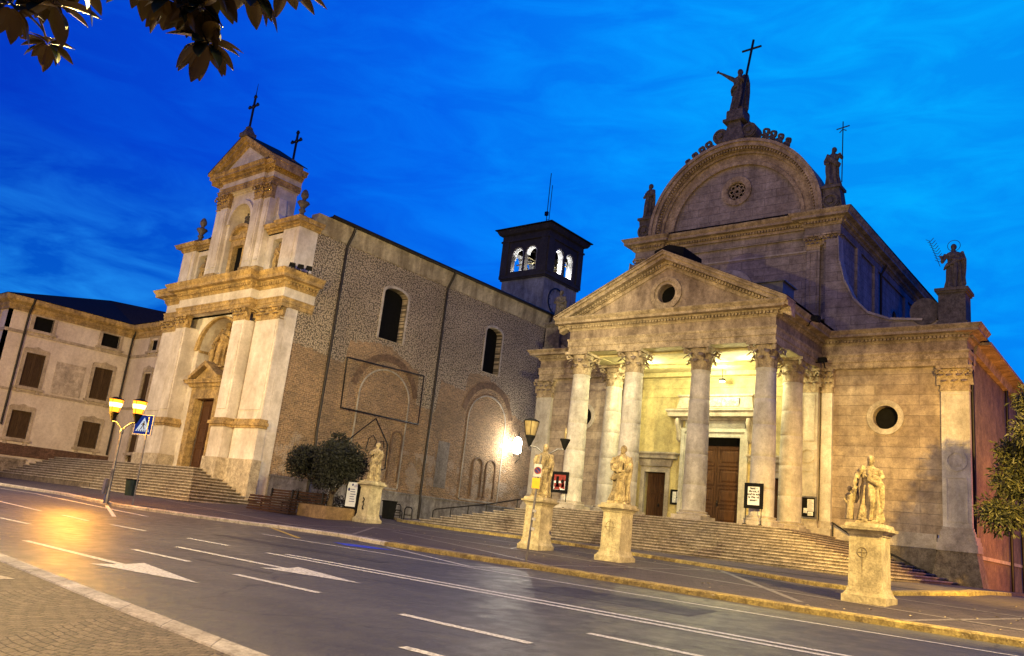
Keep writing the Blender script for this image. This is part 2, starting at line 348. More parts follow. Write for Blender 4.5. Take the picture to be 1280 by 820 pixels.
# ================================================================== GROUND
def sheet(name, mat, x0, x1, y0, y1, dz, nx=40, ny=30, kind='structure', xs=None, ys=None):
    mb = MB(); xs = xs or [x0 + (x1-x0)*i/nx for i in range(nx+1)]; ys = ys or [y0 + (y1-y0)*i/ny for i in range(ny+1)]
    k = len(xs)
    mb.add([(x, y, G(x, y) + dz) for y in ys for x in xs], [(j*k+i, j*k+i+1, (j+1)*k+i+1, (j+1)*k+i) for j in range(len(ys)-1) for i in range(k-1)])
    o = mb.build(name, mat); tag(o, kind=kind); return o
def asphalt(name, c, rough=.55, crack=True, sc_=60):
    m, n, l, b = M_(name, rough)
    g = n.new('ShaderNodeNewGeometry')
    def noise(s, d=4, r=.6, scl=None):
        v = g.outputs['Position']
        if scl: mp = n.new('ShaderNodeMapping'); mp.inputs['Scale'].default_value = scl; l.new(v, mp.inputs[0]); v = mp.outputs[0]
        t = n.new('ShaderNodeTexNoise'); l.new(v, t.inputs[0]); t.inputs['Scale'].default_value = s; t.inputs['Detail'].default_value = d; t.inputs['Roughness'].default_value = r; return t.outputs[0]
    def ramp(f, p0, p1, a, b_):
        r = n.new('ShaderNodeValToRGB'); l.new(f, r.inputs[0]); r.color_ramp.elements[0].position = p0; r.color_ramp.elements[1].position = p1; r.color_ramp.elements[0].color = a; r.color_ramp.elements[1].color = b_; return r.outputs[0]
    def mix(f, a, b_, mode='MULTIPLY'):
        x = n.new('ShaderNodeMixRGB'); x.blend_type = mode; x.inputs[0].default_value = f; l.new(a, x.inputs[1]); l.new(b_, x.inputs[2]); return x.outputs[0]
    big = ramp(noise(.5, 5, .6, (.5, 1.6, 1)), .35, .65, tuple(x*.72 for x in c) + (1,), tuple(x*1.25 for x in c) + (1,))
    gr = noise(sc_, 3, .8)
    cc = mix(1, big, ramp(gr, .35, .65, (.45, .45, .45, 1), (1.5, 1.5, 1.5, 1)))
    if crack:
        vo = n.new('ShaderNodeTexVoronoi'); vo.feature = 'DISTANCE_TO_EDGE'; vo.inputs['Scale'].default_value = .22
        wv = n.new('ShaderNodeVectorMath'); wv.operation = 'MULTIPLY_ADD'; t = n.new('ShaderNodeTexNoise'); t.inputs['Scale'].default_value = 1.2; t.inputs['Detail'].default_value = 6; l.new(g.outputs['Position'], t.inputs[0])
        l.new(t.outputs['Color'], wv.inputs[0]); wv.inputs[1].default_value = (1.6, 1.6, 1.6); l.new(g.outputs['Position'], wv.inputs[2]); l.new(wv.outputs[0], vo.inputs['Vector'])
        cc = mix(.85, cc, ramp(vo.outputs['Distance'], .0, .010, (.3, .3, .3, 1), (1, 1, 1, 1)))
    l.new(cc, b.inputs['Base Color'])
    rr = ramp(noise(3.0, 4), .3, .7, (rough-.13,)*3 + (1,), (rough+.1,)*3 + (1,)); l.new(rr, b.inputs['Roughness'])
    bp = n.new('ShaderNodeBump'); bp.inputs['Strength'].default_value = .55; bp.inputs['Distance'].default_value = .012; l.new(gr, bp.inputs['Height']); l.new(bp.outputs[0], b.inputs['Normal'])
    return m
ROAD = asphalt('road_asphalt', (.075, .073, .066), .47)
LOT = asphalt('dark_asphalt', (.045, .042, .045), .6, True)
def setts(name, c, bw, rh, arc=True, mort=.25):
    m, n, l, b = M_(name, .7)
    g = n.new('ShaderNodeNewGeometry'); sx = n.new('ShaderNodeSeparateXYZ'); l.new(g.outputs['Position'], sx.inputs[0])
    def mth(op, a, b_=None, c_=None):
        x = n.new('ShaderNodeMath'); x.operation = op
        for i, v in enumerate((a, b_, c_)):
            if v is None: continue
            if isinstance(v, (int, float)): x.inputs[i].default_value = v
            else: l.new(v, x.inputs[i])
        return x.outputs[0]
    u = mth('ADD', mth('MULTIPLY', sx.outputs[0], .87), mth('MULTIPLY', sx.outputs[1], .5))
    v = mth('ADD', mth('MULTIPLY', sx.outputs[0], -.5), mth('MULTIPLY', sx.outputs[1], .87))
    if arc: v = mth('ADD', v, mth('MULTIPLY', mth('ABSOLUTE', mth('SINE', mth('MULTIPLY', u, 1.7))), .42))
    cb = n.new('ShaderNodeCombineXYZ'); l.new(u, cb.inputs[0]); l.new(v, cb.inputs[1])
    t = n.new('ShaderNodeTexNoise'); t.inputs['Scale'].default_value = 5; l.new(g.outputs['Position'], t.inputs[0])
    wv = n.new('ShaderNodeVectorMath'); wv.operation = 'MULTIPLY_ADD'; l.new(t.outputs['Color'], wv.inputs[0]); wv.inputs[1].default_value = (.07, .07, 0); l.new(cb.outputs[0], wv.inputs[2])
    br = n.new('ShaderNodeTexBrick'); l.new(wv.outputs[0], br.inputs[0]); br.inputs['Scale'].default_value = 1; br.inputs['Brick Width'].default_value = bw; br.inputs['Row Height'].default_value = rh
    br.inputs['Mortar Size'].default_value = .009; br.inputs['Mortar Smooth'].default_value = .6
    br.inputs['Color1'].default_value = tuple(c) + (1,); br.inputs['Color2'].default_value = tuple(x*.6 for x in c) + (1,); br.inputs['Mortar'].default_value = tuple(x*mort for x in c) + (1,)
    f = n.new('ShaderNodeTexNoise'); f.inputs['Scale'].default_value = 45; f.inputs['Detail'].default_value = 3; l.new(g.outputs['Position'], f.inputs[0])
    r = n.new('ShaderNodeValToRGB'); l.new(f.outputs[0], r.inputs[0]); r.color_ramp.elements[0].position = .3; r.color_ramp.elements[0].color = (.6, .6, .6, 1); r.color_ramp.elements[1].position = .7; r.color_ramp.elements[1].color = (1.3, 1.3, 1.3, 1)
    x = n.new('ShaderNodeMixRGB'); x.blend_type = 'MULTIPLY'; x.inputs[0].default_value = 1; l.new(br.outputs[0], x.inputs[1]); l.new(r.outputs[0], x.inputs[2]); l.new(x.outputs[0], b.inputs['Base Color'])
    h = mth('MULTIPLY_ADD', br.outputs['Fac'], -1.6, f.outputs[0])
    bp = n.new('ShaderNodeBump'); bp.inputs['Strength'].default_value = 1; bp.inputs['Distance'].default_value = .02; l.new(h, bp.inputs['Height']); l.new(bp.outputs[0], b.inputs['Normal'])
    return m
SETTS = setts('porphyry_setts', (.19, .15, .10), .15, .12)
COURT = setts('forecourt_paving', (.088, .068, .064), .30, .20, False, .6)
def lin(a, b, n): return [a + (b-a)*i/n for i in range(n+1)]
XS = [-600, -200, -120, -80, -60] + lin(-50, 20, 70) + [40, 80, 200, 600]
YS = [-300, -80, -30] + lin(-10, 40, 50) + [60, 100, 200, 700]
sheet('ground', LOT, 0, 0, 0, 0, -.03, xs=XS, ys=YS)
def strip(mb, path, w0, w1, dz, seg=1.0):
    """ribbon along path, offset w0..w1 to its left, draped on the ground"""
    pts = []
    for a, b in zip(path[:-1], path[1:]):
        a = Vector(a); b = Vector(b); k = max(1, int((b-a).length/seg))
        pts += [a + (b-a)*i/k for i in range(k)]
    pts.append(Vector(path[-1])); vs = []
    for i, p in enumerate(pts):
        d = (pts[min(i+1, len(pts)-1)] - pts[max(i-1, 0)]).normalized(); nn = Vector((-d.y, d.x))
        for w in (w0, w1):
            q = p + nn*w; vs.append((q.x, q.y, G(q.x, q.y) + dz))
    mb.add(vs, [(2*i, 2*i+2, 2*i+3, 2*i+1) for i in range(len(pts)-1)])
    return pts
def kerb(name, path, w, h, mat, base=-.04):
    mb = MB(); pts = []
    for a, b in zip(path[:-1], path[1:]):
        a = Vector(a); b = Vector(b); k = max(1, int((b-a).length/1.0)); pts += [a + (b-a)*i/k for i in range(k)]
    pts.append(Vector(path[-1])); vs = []; k = len(pts)
    for i, p in enumerate(pts):
        d = (pts[min(i+1, k-1)] - pts[max(i-1, 0)]).normalized(); nn = Vector((-d.y, d.x))
        for w_, z in ((0, base), (.0, h-.02), (.02, h), (w, h), (w, base)):
            q = p + nn*w_; vs.append((q.x, q.y, G(q.x, q.y) + z))
    mb.add(vs, [(5*i+j, 5*i+5+j, 5*i+6+j, 5*i+1+j) for i in range(k-1) for j in range(4)])
    return tag(mb.build(name, mat), kind='structure')
# road between the two kerbs
near = [(-60, 8.4), (-40, 7.2), (-25, 6.25), (-14.8, 5.5), (-9.7, 5.03), (-6.7, 4.78), (0, 4.3), (20, 3.2), (60, 1)]
far = [(-90, 17.0), (-60, 15.6), (-45, 14.9), (-30, 14.35), (-26, 15.4), (-23, 16.45), (-20, 16.6), (-17.4, 16.05), (-14.8, 15.9), (-11.2, 15.72), (-8, 15.48), (-5.5, 15.33), (2, 15.2), (20, 15.2), (60, 15.2)]
def yint(path, x):
    for a, b in zip(path[:-1], path[1:]):
        if a[0] <= x <= b[0]: return a[1] + (b[1]-a[1])*(x-a[0])/(b[0]-a[0])
    return path[0][1] if x < path[0][0] else path[-1][1]
mb = MB(); xs = lin(-60, 58, 118); vs = []
for x in xs:
    a, b = yint(near, x), yint(far, x)
    for k in range(9): y = a + (b-a)*k/8; vs.append((x, y, G(x, y)))
mb.add(vs, [(i*9+j, (i+1)*9+j, (i+1)*9+j+1, i*9+j+1) for i in range(len(xs)-1) for j in range(8)]); tag(mb.build('road', ROAD), kind='structure')
# forecourt between far kerb and churches
mb = MB(); vs = []
for x in xs:
    a, b = yint(far, x)+.3, 50
    for k in range(13): y = a + (b-a)*k/12; vs.append((x, y, G(x, y)+.06))
mb.add(vs, [(i*13+j, (i+1)*13+j, (i+1)*13+j+1, i*13+j+1) for i in range(len(xs)-1) for j in range(12)]); tag(mb.build('forecourt', COURT), kind='structure')
# near pavement
mb = MB(); vs = []
for x in xs:
    a, b = -8, yint(near, x)-.25
    for k in range(9): y = a + (b-a)*k/8; vs.append((x, y, G(x, y)+.035))
mb.add(vs, [(i*9+j, (i+1)*9+j, (i+1)*9+j+1, i*9+j+1) for i in range(len(xs)-1) for j in range(8)]); tag(mb.build('near_pavement', SETTS), kind='structure')
kerb('near_kerb', [(x, y-.27) for x, y in near], .27, .05, MT['kerbw'])
kerb('far_kerb', far[7:], .28, .11, MT['kerby'])
kerb('far_kerb', far[:8], .26, .10, MT['kerbw'])
kerb('church_kerb', [(-30, 28), (-27.8, 26.2), (-18.7, 25.55), (-11.06, 22.9), (-7.5, 21.3), (-5.64, 21.2), (-4.6, 24.9), (-4.4, 30)], .25, .16, MT['kerby'])
# apron at the foot of the church steps
mb = MB(); mb.prism([(-28, 26.3), (-18.6, 25.75), (-11, 23.1), (-7.45, 21.5), (-5.8, 21.45), (-4.8, 25), (-4.6, 34), (-28, 34)], lambda u, v, d: (u, v, G(u, v)+d), .06, .15); tag(mb.build('church_pavement', stone('apron_stone', (.15, .13, .125), block=(.6, .6), streak=.1)), kind='structure')
# painted marks (white, worn)
def paint(name, c):
    m, n, l, b = M_(name, .55); g = n.new('ShaderNodeNewGeometry'); t = n.new('ShaderNodeTexNoise'); t.inputs['Scale'].default_value = 22; t.inputs['Detail'].default_value = 6; t.inputs['Roughness'].default_value = .75; l.new(g.outputs['Position'], t.inputs[0])
    r = n.new('ShaderNodeValToRGB'); l.new(t.outputs[0], r.inputs[0]); r.color_ramp.elements[0].position = .36; r.color_ramp.elements[0].color = tuple(x*.22 for x in c) + (1,); r.color_ramp.elements[1].position = .56; r.color_ramp.elements[1].color = tuple(c) + (1,); l.new(r.outputs[0], b.inputs['Base Color']); return m
PW = paint('worn_white_paint', (.74, .73, .68)); PB = paint('pale_stone_band', (.22, .19, .175)); PY = paint('worn_yellow_paint', (.55, .40, .08))
PATCH = asphalt('newer_asphalt', (.045, .043, .042), .6)
for x0, x1, y0, y1 in ((-9.5, -6.2, 12.2, 13.6), (-20, -13.5, 12.3, 12.8), (-3.2, -1.0, 8.4, 9.0), (-14.5, -12.2, 8.6, 8.9), (-30, -27, 9.2, 9.9)):
    mb = MB(); mb.add([(x, y, G(x, y)+.003) for x, y in ((x0, y0), (x1, y0+.12), (x1-.1, y1), (x0+.06, y1-.08))], [(0, 1, 2, 3)]); tag(mb.build('road_patch', PATCH), kind='structure')
def line(x0, x1, y, w=.13, y1=None):
    mb = MB(); strip(mb, [(x0, y), (x1, y if y1 is None else y1)], -w/2, w/2, .005); tag(mb.build('lane_line', PW), kind='structure')
for a in ((-15.5, 20, 10.93), (-15.2, 20, 11.22), (-60, -26.6, 10.62), (-50, -26, 13.6), (-25.5, -23.8, 10.78), (-22.6, -20.7, 10.86), (-18.8, -17.0, 10.95), (-16.1, -14.0, 8.28), (-12.2, -10, 8.07), (-8.05, -5.9, 7.88), (-4, -1.9, 7.7), (-6.4, -4.5, 6.36), (-6.0, -3.9, 9.2), (-32, -30, 8.9), (-24, -22, 8.6)): line(*a)
line(-20.5, 3, 14.2, .09, 14.0)
def arrow(x0, x1, x2, y, hw):
    mb = MB(); p = [(x0, y-.07), (x1, y-.07), (x1-.15, y-hw), (x2, y), (x1-.15, y+hw), (x1, y+.07), (x0, y+.07)]
    t = tessellate_polygon([[Vector((a, b, 0)) for a, b in p]]); mb.add([(a, b, G(a, b)+.006) for a, b in p], [tuple(q) for q in t]); tag(mb.build('road_arrow', PW), kind='structure')
arrow(-17.7, -13.7, -11.3, 6.9, .46); arrow(-16.65, -12.85, -10.7, 9.5, .42)
mb = MB(); strip(mb, [(-23.1, 16.3), (-19.3, 14.6)], -.07, .07, .006); tag(mb.build('bay_line', PY), kind='structure')
mb = MB(); strip(mb, [(-30.2, 14.2), (-25.5, 12.3)], -.06, .06, .006); strip(mb, [(-17, 15.8), (-12.6, 14.3)], -.05, .05, .006); strip(mb, [(-12.6, 14.3), (-12.0, 15.8)], -.05, .05, .006); tag(mb.build('bay_line', PW), kind='structure')
mb = MB()
for p, w in (([(-24, 21.5), (-16.3, 20.2), (-8.7, 18.85), (-2.3, 17.35), (8, 15.6)], .16), ([(-30, 24.6), (-10, 21.6), (-2.7, 20.2), (8, 18.3)], .14), ([(-12.2, 16.4), (-10.4, 22.4)], .14), ([(-22, 20.6), (-15.8, 18.2), (-12.2, 16.6)], .14), ([(-10.4, 22.4), (-6, 16.6)], .16), ([(-4, 16), (-2, 22)], .15), ([(-24, 17.4), (-22.8, 25)], .15), ([(-20, 17), (-24, 21.5)], .12), ([(-16.3, 20.2), (-17.5, 25)], .14), ([(-34, 18.5), (-22, 17.6), (-14, 16.5)], .12), ([(-30, 17), (-28, 24)], .14)):
    strip(mb, p, -w/2, w/2, .066)
tag(mb.build('paving_band', PB), kind='structure')
mb = MB(); strip(mb, [(-22, 3.2), (-11.9, 4.45)], -.2, .2, .041); strip(mb, [(-6, -1), (-4, 4)], -.2, .2, .041); tag(mb.build('paving_band', paint('near_band', (.36, .32, .27))), kind='structure')
mb = MB(); mb.cur = 0
p = [(-18.2, 14.9), (-17.3, 14.6), (-16.6, 14.75), (-16.1, 15.2), (-17.0, 15.3), (-17.7, 15.15)]
mb.add([(a, b, G(a, b)+.007) for a, b in p], [tuple(range(6))]); tag(mb.build('blue_paint_mark', plain('blue_road_paint', (.02, .05, .55), .6, 0, .5, 9)), kind='structure')
#@@PART2

# ================================================================== SHARED BUILDING PIECES
def T(*a): return Matrix.Translation(Vector(a))
def leaf_strip(mb, base, outdir, h, w, curl, n=5, sx=1.0):
    """one acanthus leaf: a bent tapering tongue whose tip curls out"""
    o = Vector(outdir); side = Vector((-o.y, o.x, 0)); vs = []
    for i in range(n+1):
        t = i/n; z = h*math.sin(t*1.75)/math.sin(1.55) if t < .9 else h*.93
        z = min(z, h); k = curl*(t**2.6)*1.4
        ww = w*(1 - .25*t)*(1 if t < .95 else .55)
        c = Vector(base) + o*k + Vector((0, 0, z - (curl*.5 if i == n else 0)))
        for q, dz in ((-1, 0), (-.35, .0), (0, 0), (.35, 0), (1, 0)):
            vs.append(c + side*ww*.5*q + o*(.018 if q == 0 else (-.02 if abs(q) == 1 else .01)))
    mb.add(vs, [(i*5+j, i*5+j+1, (i+1)*5+j+1, (i+1)*5+j) for i in range(n) for j in range(4)], True)
def capital(mb, cx, cy, z0, h, r, flat=None):
    """corinthian capital. flat=(w, d): the capital of a pilaster w wide standing d proud, facing -y"""
    if flat is None:
        mb.lathe([(r*1.06, z0), (r*1.10, z0+.03*h), (r*1.0, z0+.06*h), (r*1.0, z0+.3*h), (r*1.06, z0+.6*h), (r*1.28, z0+.86*h)], cx, cy, 16)
        for ring, (zb, lh, cu, nn, ph) in enumerate(((.05, .36, .20, 8, 0), (.22, .44, .26, 8, .5))):
            for i in range(nn):
                a = 2*math.pi*(i+ph)/nn; o = (math.cos(a), math.sin(a), 0)
                leaf_strip(mb, (cx+o[0]*r*1.03, cy+o[1]*r*1.03, z0+zb*h), o, lh*h, r*.74, r*cu*2.6)
        for i in range(4):
            a = math.pi/4 + i*math.pi/2; o = Vector((math.cos(a), math.sin(a), 0)); p0 = Vector((cx, cy, z0))
            mb.tube([p0+o*r*1.0+Vector((0,0,.5*h)), p0+o*r*1.25+Vector((0,0,.72*h)), p0+o*r*1.75+Vector((0,0,.86*h)), p0+o*r*1.95+Vector((0,0,.80*h)), p0+o*r*1.88+Vector((0,0,.68*h)), p0+o*r*1.52+Vector((0,0,.70*h)), p0+o*r*1.54+Vector((0,0,.77*h))], [.07*r, .12*r, .16*r, .17*r, .15*r, .12*r, .09*r], 6)
        a = r*1.72; b = r*1.3; pts = []
        for i in range(4):
            c = math.pi/4 + i*math.pi/2; n = 5
            p = Vector((math.cos(c), math.sin(c)))*a*1.3; q = Vector((math.cos(c+math.pi/2), math.sin(c+math.pi/2)))*a*1.3; mid = (p+q)/2; ind = mid.normalized()*(mid.length-b)
            for k in range(n): t = k/n; e_ = p+(q-p)*t - ind*math.sin(math.pi*t)*.75; pts.append((cx+e_.x, cy+e_.y))
        mb.prism(pts, lambda u, v, d: (u, v, z0+d), .87*h, h)
        for i in range(4):
            a = i*math.pi/2; mb.ball((cx+math.cos(a)*r*1.28, cy+math.sin(a)*r*1.28, z0+.92*h), r*.16, 6, 4)
    else:
        w, d = flat; y = cy
        mb.hexa([(cx-w/2, y-.0, z0), (cx+w/2, y, z0), (cx+w/2, y+d, z0), (cx-w/2, y+d, z0)], [(cx-w/2*1.1, y-.06, z0+.87*h), (cx+w/2*1.1, y-.06, z0+.87*h), (cx+w/2*1.1, y+d, z0+.87*h), (cx-w/2*1.1, y+d, z0+.87*h)])
        mb.box(cx-w/2-.03, cx+w/2+.03, y-.04, y+d, z0-.04, z0+.03)
        for zb, lh, offs in ((.03, .38, (-.36, 0, .36)), (.2, .46, (-.5, -.18, .18, .5))):
            for o in offs: leaf_strip(mb, (cx+o*w, y-.01, z0+zb*h), (0, -1, 0), lh*h, w*.32, .13)
        for s in (-1, 1):
            p0 = Vector((cx, y-.04, z0))
            mb.tube([p0+Vector((s*w*.16, 0, .45*h)), p0+Vector((s*w*.36, -.05, .74*h)), p0+Vector((s*w*.52, -.12, .86*h)), p0+Vector((s*w*.64, -.15, .78*h)), p0+Vector((s*w*.60, -.14, .66*h)), p0+Vector((s*w*.50, -.13, .70*h))], [.02, .035, .05, .055, .05, .035], 6)
            mb.tube([p0+Vector((s*w*.1, 0, .45*h)), p0+Vector((s*w*.16, -.05, .74*h)), p0+Vector((s*w*.06, -.08, .84*h)), p0+Vector((s*w*.03, -.08, .76*h))], [.02, .03, .03, .02], 6)
        mb.box(cx-w*.64, cx+w*.64, y-.17, y+d, z0+.88*h, z0+h); mb.ball((cx, y-.17, z0+.93*h), .07, 6, 4)
def attic_base(mb, x0, x1, y, d, z0, h, p=.09):
    mb.box(x0-p, x1+p, y-p, y+d, z0, z0+h*.4); mb.box(x0-p*.75, x1+p*.75, y-p*.75, y+d, z0+h*.4, z0+h*.62); mb.box(x0-p*.35, x1+p*.35, y-p*.35, y+d, z0+h*.62, z0+h)
def corn(z, h, p):
    """cornice profile from z up, h high, p out"""
    return [(0, z), (.10*p, z), (.14*p, z+.10*h), (.22*p, z+.16*h), (.22*p, z+.34*h), (.34*p, z+.38*h), (.42*p, z+.48*h), (.80*p, z+.50*h), (.80*p, z+.70*h), (.84*p, z+.74*h), (.94*p, z+.86*h), (p, z+.96*h), (p, z+h), (0, z+h)]
def archi(z, h, p):
    return [(0, z), (.4*p, z), (.4*p, z+.40*h), (.7*p, z+.42*h), (.7*p, z+.80*h), (.9*p, z+.86*h), (p, z+.9*h), (p, z+h), (0, z+h)]

# ================================================================== THE PORTICO CHURCH
CX = -16.98; FL = 1.05; WY = 35.4
ch = thing('portico_church', (CX, 30, -.4), 'pale stone church with a columned portico, pediment and round-topped gable above it', 'church')
# --- steps on three sides
NS = 13; rise = (FL+.44-.15)/NS + 0
mb = MB(); rb = MB(); hw0, hw1 = 5.62, 10.5; yf0, yf1 = 29.65, 26.05; z0 = -.29
for i in range(NS+1):
    t = i/NS; z = FL - (FL-z0)*t; zb = FL - (FL-z0)*(t+1/NS) - .02
    hw = hw0 + (hw1-hw0)*t; yf = yf0 + (yf1-yf0)*t
    if i < NS:
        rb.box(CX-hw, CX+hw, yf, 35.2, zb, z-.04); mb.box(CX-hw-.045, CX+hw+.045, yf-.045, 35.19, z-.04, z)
mb.build('stair_treads', MT['step'], ch); rb.build('stair_risers', stone('shaded_riser_stone', (.26, .22, .18), dirty=.7, streak=.4, block=(1.4, 5), jdark=.5), ch)  # risers darker than treads: their shade is put into the stone colour
mb = MB(); mb.box(CX-5.5, CX+5.5, 29.8, 35.2, FL, FL+.012); mb.build('portico_floor', stone('portico_floor', (.36, .32, .28), block=(.8, .8), streak=.1), ch)
# --- wing front wall with two round windows and the portico back wall
OX = 7.5
for s in (-1, 1):
    mb = MB(); a, b = sorted((CX+s*5.3, CX+s*10.35)); c = CX+s*OX
    mb.panel(rect(a, b, 1.5, 8.1), [circ(c, 6.05, .50)], mY(WY), .5); mb.build('front_wall', MT['wing'], ch)
    mb = MB(); mb.ringprism(circ(c, 6.05, .72, 32), circ(c, 6.05, .56, 32), mY(WY), -.07, .02); mb.ringprism(circ(c, 6.05, .58, 32), circ(c, 6.05, .49, 32), mY(WY), -.035, .1)
    w = mb.build('round_window', MT['band'], ch); mb = MB(); mb.prism(circ(c, 6.05, .52), mY(WY+.42), 0, .02); mb.build('pane', MT['dark'], w)
# portico back wall, yellow plaster
mb = MB(); holes = [rect(CX-1.3, CX+1.3, FL, 5.1), rect(CX-3.58, CX-2.42, FL+.15, 3.35), rect(CX+2.42, CX+3.58, FL+.15, 3.35)]
outer = [(CX-5.3, FL), (CX-3.58, FL), (CX-3.58, 3.35), (CX-2.42, 3.35), (CX-2.42, FL), (CX-1.3, FL), (CX-1.3, 5.1), (CX+1.3, 5.1), (CX+1.3, FL), (CX+2.42, FL), (CX+2.42, 3.35), (CX+3.58, 3.35), (CX+3.58, FL), (CX+5.3, FL), (CX+5.3, 8.1), (CX-5.3, 8.1)]
mb.panel(outer, [], mY(WY), 0, rim=.5); mb.build('portico_wall', MT['yellow'], ch)
mb = MB()
mb.box(CX-4.0, CX+4.0, WY-.05, WY+.1, 7.0, 7.1); mb.box(CX-4.0, CX+4.0, WY-.07, WY+.1, 7.9, 8.1); mb.box(CX-4.0, CX+4.0, WY-.04, WY+.1, 7.45, 7.5)
mb.box(CX-4.0, CX-3.6, WY-.05, WY+.1, FL, FL+.4); mb.box(CX-2.4, CX-1.75, WY-.05, WY+.1, FL, FL+.4); mb.box(CX+1.75, CX+2.4, WY-.05, WY+.1, FL, FL+.4)
mb.build('wall_moulding', MT['yellow'], ch)
# --- central door
def panel_door(x0, x1, y, z0, z1, root, rows, name='door'):
    mb = MB(); mb.box(x0, x1, y, y+.06, z0, z1); xm = (x0+x1)/2; mb.box(xm-.02, xm+.02, y-.035, y, z0, z1)
    hgt = (z1-z0); zz = z0+.12
    for fr in rows:
        ph = hgt*fr - .1
        for a, b in ((x0+.1, xm-.1), (xm+.1, x1-.1)):
            mb.ringprism(rect(a, b, zz, zz+ph), rect(a+.07, b-.07, zz+.07, zz+ph-.07), mY(y), -.035, 0)
            if b-a > .45:
                mb.hexa([(a+.13, y, zz+.13), (b-.13, y, zz+.13), (b-.13, y, zz+ph-.13), (a+.13, y, zz+ph-.13)], [(a+.2, y-.03, zz+.2), (b-.2, y-.03, zz+.2), (b-.2, y-.03, zz+ph-.2), (a+.2, y-.03, zz+ph-.2)])
        zz += ph + .1
    o = mb.build(name, MT['doorw'], root); h = MB(); h.ball((xm+.12, y-.07, z0+hgt*.28), .045, 8, 5); h.box(xm+.09, xm+.15, y-.05, y-.03, z0+hgt*.24, z0+hgt*.32); h.build('handle', MT['iron'], o); return o
panel_door(CX-1.3, CX+1.3, WY+.32, FL, 4.72, ch, (.24, .24, .24, .25))
mb = MB(); mb.box(CX-1.3, CX+1.3, WY+.3, WY+.45, 4.72, 5.1); mb.build('transom', MT['void'], ch)
mb = MB()
mb.ringprism([(CX-1.68, FL), (CX-1.68, 5.5), (CX+1.68, 5.5), (CX+1.68, FL)], [(CX-1.5, FL), (CX-1.5, 5.32), (CX+1.5, 5.32), (CX+1.5, FL)], mY(WY), -.16, 0, closed=False)
mb.ringprism([(CX-1.5, FL), (CX-1.5, 5.32), (CX+1.5, 5.32), (CX+1.5, FL)], [(CX-1.28, FL), (CX-1.28, 5.08), (CX+1.28, 5.08), (CX+1.28, FL)], mY(WY), -.09, 0.1, closed=False)
mb.box(CX-1.5, CX+1.5, WY-.12, WY, 5.52, 5.85)
mb.build('door_frame', stone('white_marble', (.68, .66, .60), dirty=.3, streak=.3), ch)
mb = MB(); mb.molding([(CX-1.85, WY), (CX-1.85, WY-.14), (CX+1.85, WY-.14), (CX+1.85, WY)], [(0, 5.85), (.08, 5.85), (.12, 5.95), (.4, 6.0), (.42, 6.18), (.5, 6.26), (.5, 6.34), (0, 6.34)])
mb.box(CX-1.85, CX+1.85, WY-.2, WY, 6.34, 6.42)
mb.molding([(CX-1.7, WY), (CX-1.7, WY-.1), (CX+1.7, WY-.1), (CX+1.7, WY)], [(0, 6.42), (.22, 6.42), (.12, 6.95), (.2, 7.0), (.2, 7.08), (0, 7.08)])
for s in (-1, 1):
    x = CX+s*1.78; mb.tube([(x, WY-.42, 5.9), (x, WY-.46, 5.72), (x, WY-.36, 5.5), (x, WY-.22, 5.2), (x, WY-.2, 4.95), (x, WY-.12, 4.85)], [.09, .12, .1, .08, .1, .06], 8)
    mb.box(x-.1, x+.1, WY-.25, WY, 4.9, 5.9)
mb.build('door_hood', MT['band'], ch)
mb = MB(); mb.box(CX-1.25, CX+1.25, WY-.345, WY-.22, 6.5, 6.88); mb.build('inscription_panel', stone('carved_marble', (.62, .62, .60), dirty=.9, dscale=9), ch)
for s in (-1, 1):
    c = CX+s*3.0; panel_door(c-.58, c+.58, WY+.3, FL+.12, 3.35, ch, (.48, .48), 'side_door')
    mb = MB(); mb.ringprism([(c-.78, FL), (c-.78, 3.58), (c+.78, 3.58), (c+.78, FL)], [(c-.57, FL), (c-.57, 3.34), (c+.57, 3.34), (c+.57, FL)], mY(WY), -.09, .08, closed=False)
    mb.box(c-.58, c+.58, WY-.05, WY+.3, FL, FL+.13)
    mb.build('side_door_frame', MT['band'], ch)
    mb = MB(); mb.molding([(c-.82, WY), (c-.82, WY-.1), (c+.82, WY-.1), (c+.82, WY)], [(0, 3.62), (.02, 3.62), (.06, 3.8), (.1, 3.92), (.32, 3.98), (.34, 4.12), (.42, 4.2), (.42, 4.27), (0, 4.27)]); mb.build('side_door_hood', MT['band'], ch)
# --- columns
def column(cx, cy, z0, z1, zc, r, root):
    mb = MB(); h = z1-z0
    prof = [(r*1.0, z0+.32), (r*1.005, z0+h*.25)]
    k = 7
    prof = []
    for i in range(29):
        t = i/28; z = z0+.30+(z1-z0-.30)*t; rr = r*(1 - .17*max(0, (t-.2)/.8)**1.5); prof.append((rr, z))
    out = []
    for i, (rr, z) in enumerate(prof):
        if i in (5, 11, 17, 22): out += [(rr, z-.012), (rr-.014, z), (rr, z+.012)]
        else: out.append((rr, z))
    out[-1:] = [(prof[-1][0], prof[-1][1]-.1), (prof[-1][0]+.04, prof[-1][1]-.06), (prof[-1][0], prof[-1][1])]
    mb.lathe(out, cx, cy, 28)
    o = mb.build('column_shaft', MT['column'], root)
    mb = MB(); mb.box(cx-r*1.38, cx+r*1.38, cy-r*1.38, cy+r*1.38, FL, z0+.12)
    mb.lathe([(r*1.36, z0+.12), (r*1.42, z0+.16), (r*1.36, z0+.21), (r*1.16, z0+.215), (r*1.14, z0+.25), (r*1.22, z0+.27), (r*1.22, z0+.30), (r*1.02, z0+.32)], cx, cy, 28); mb.build('column_base', MT['band'], root)
    mb = MB(); capital(mb, cx, cy, z1, zc-z1, r*.84); mb.build('column_capital', MT['trim'], root)
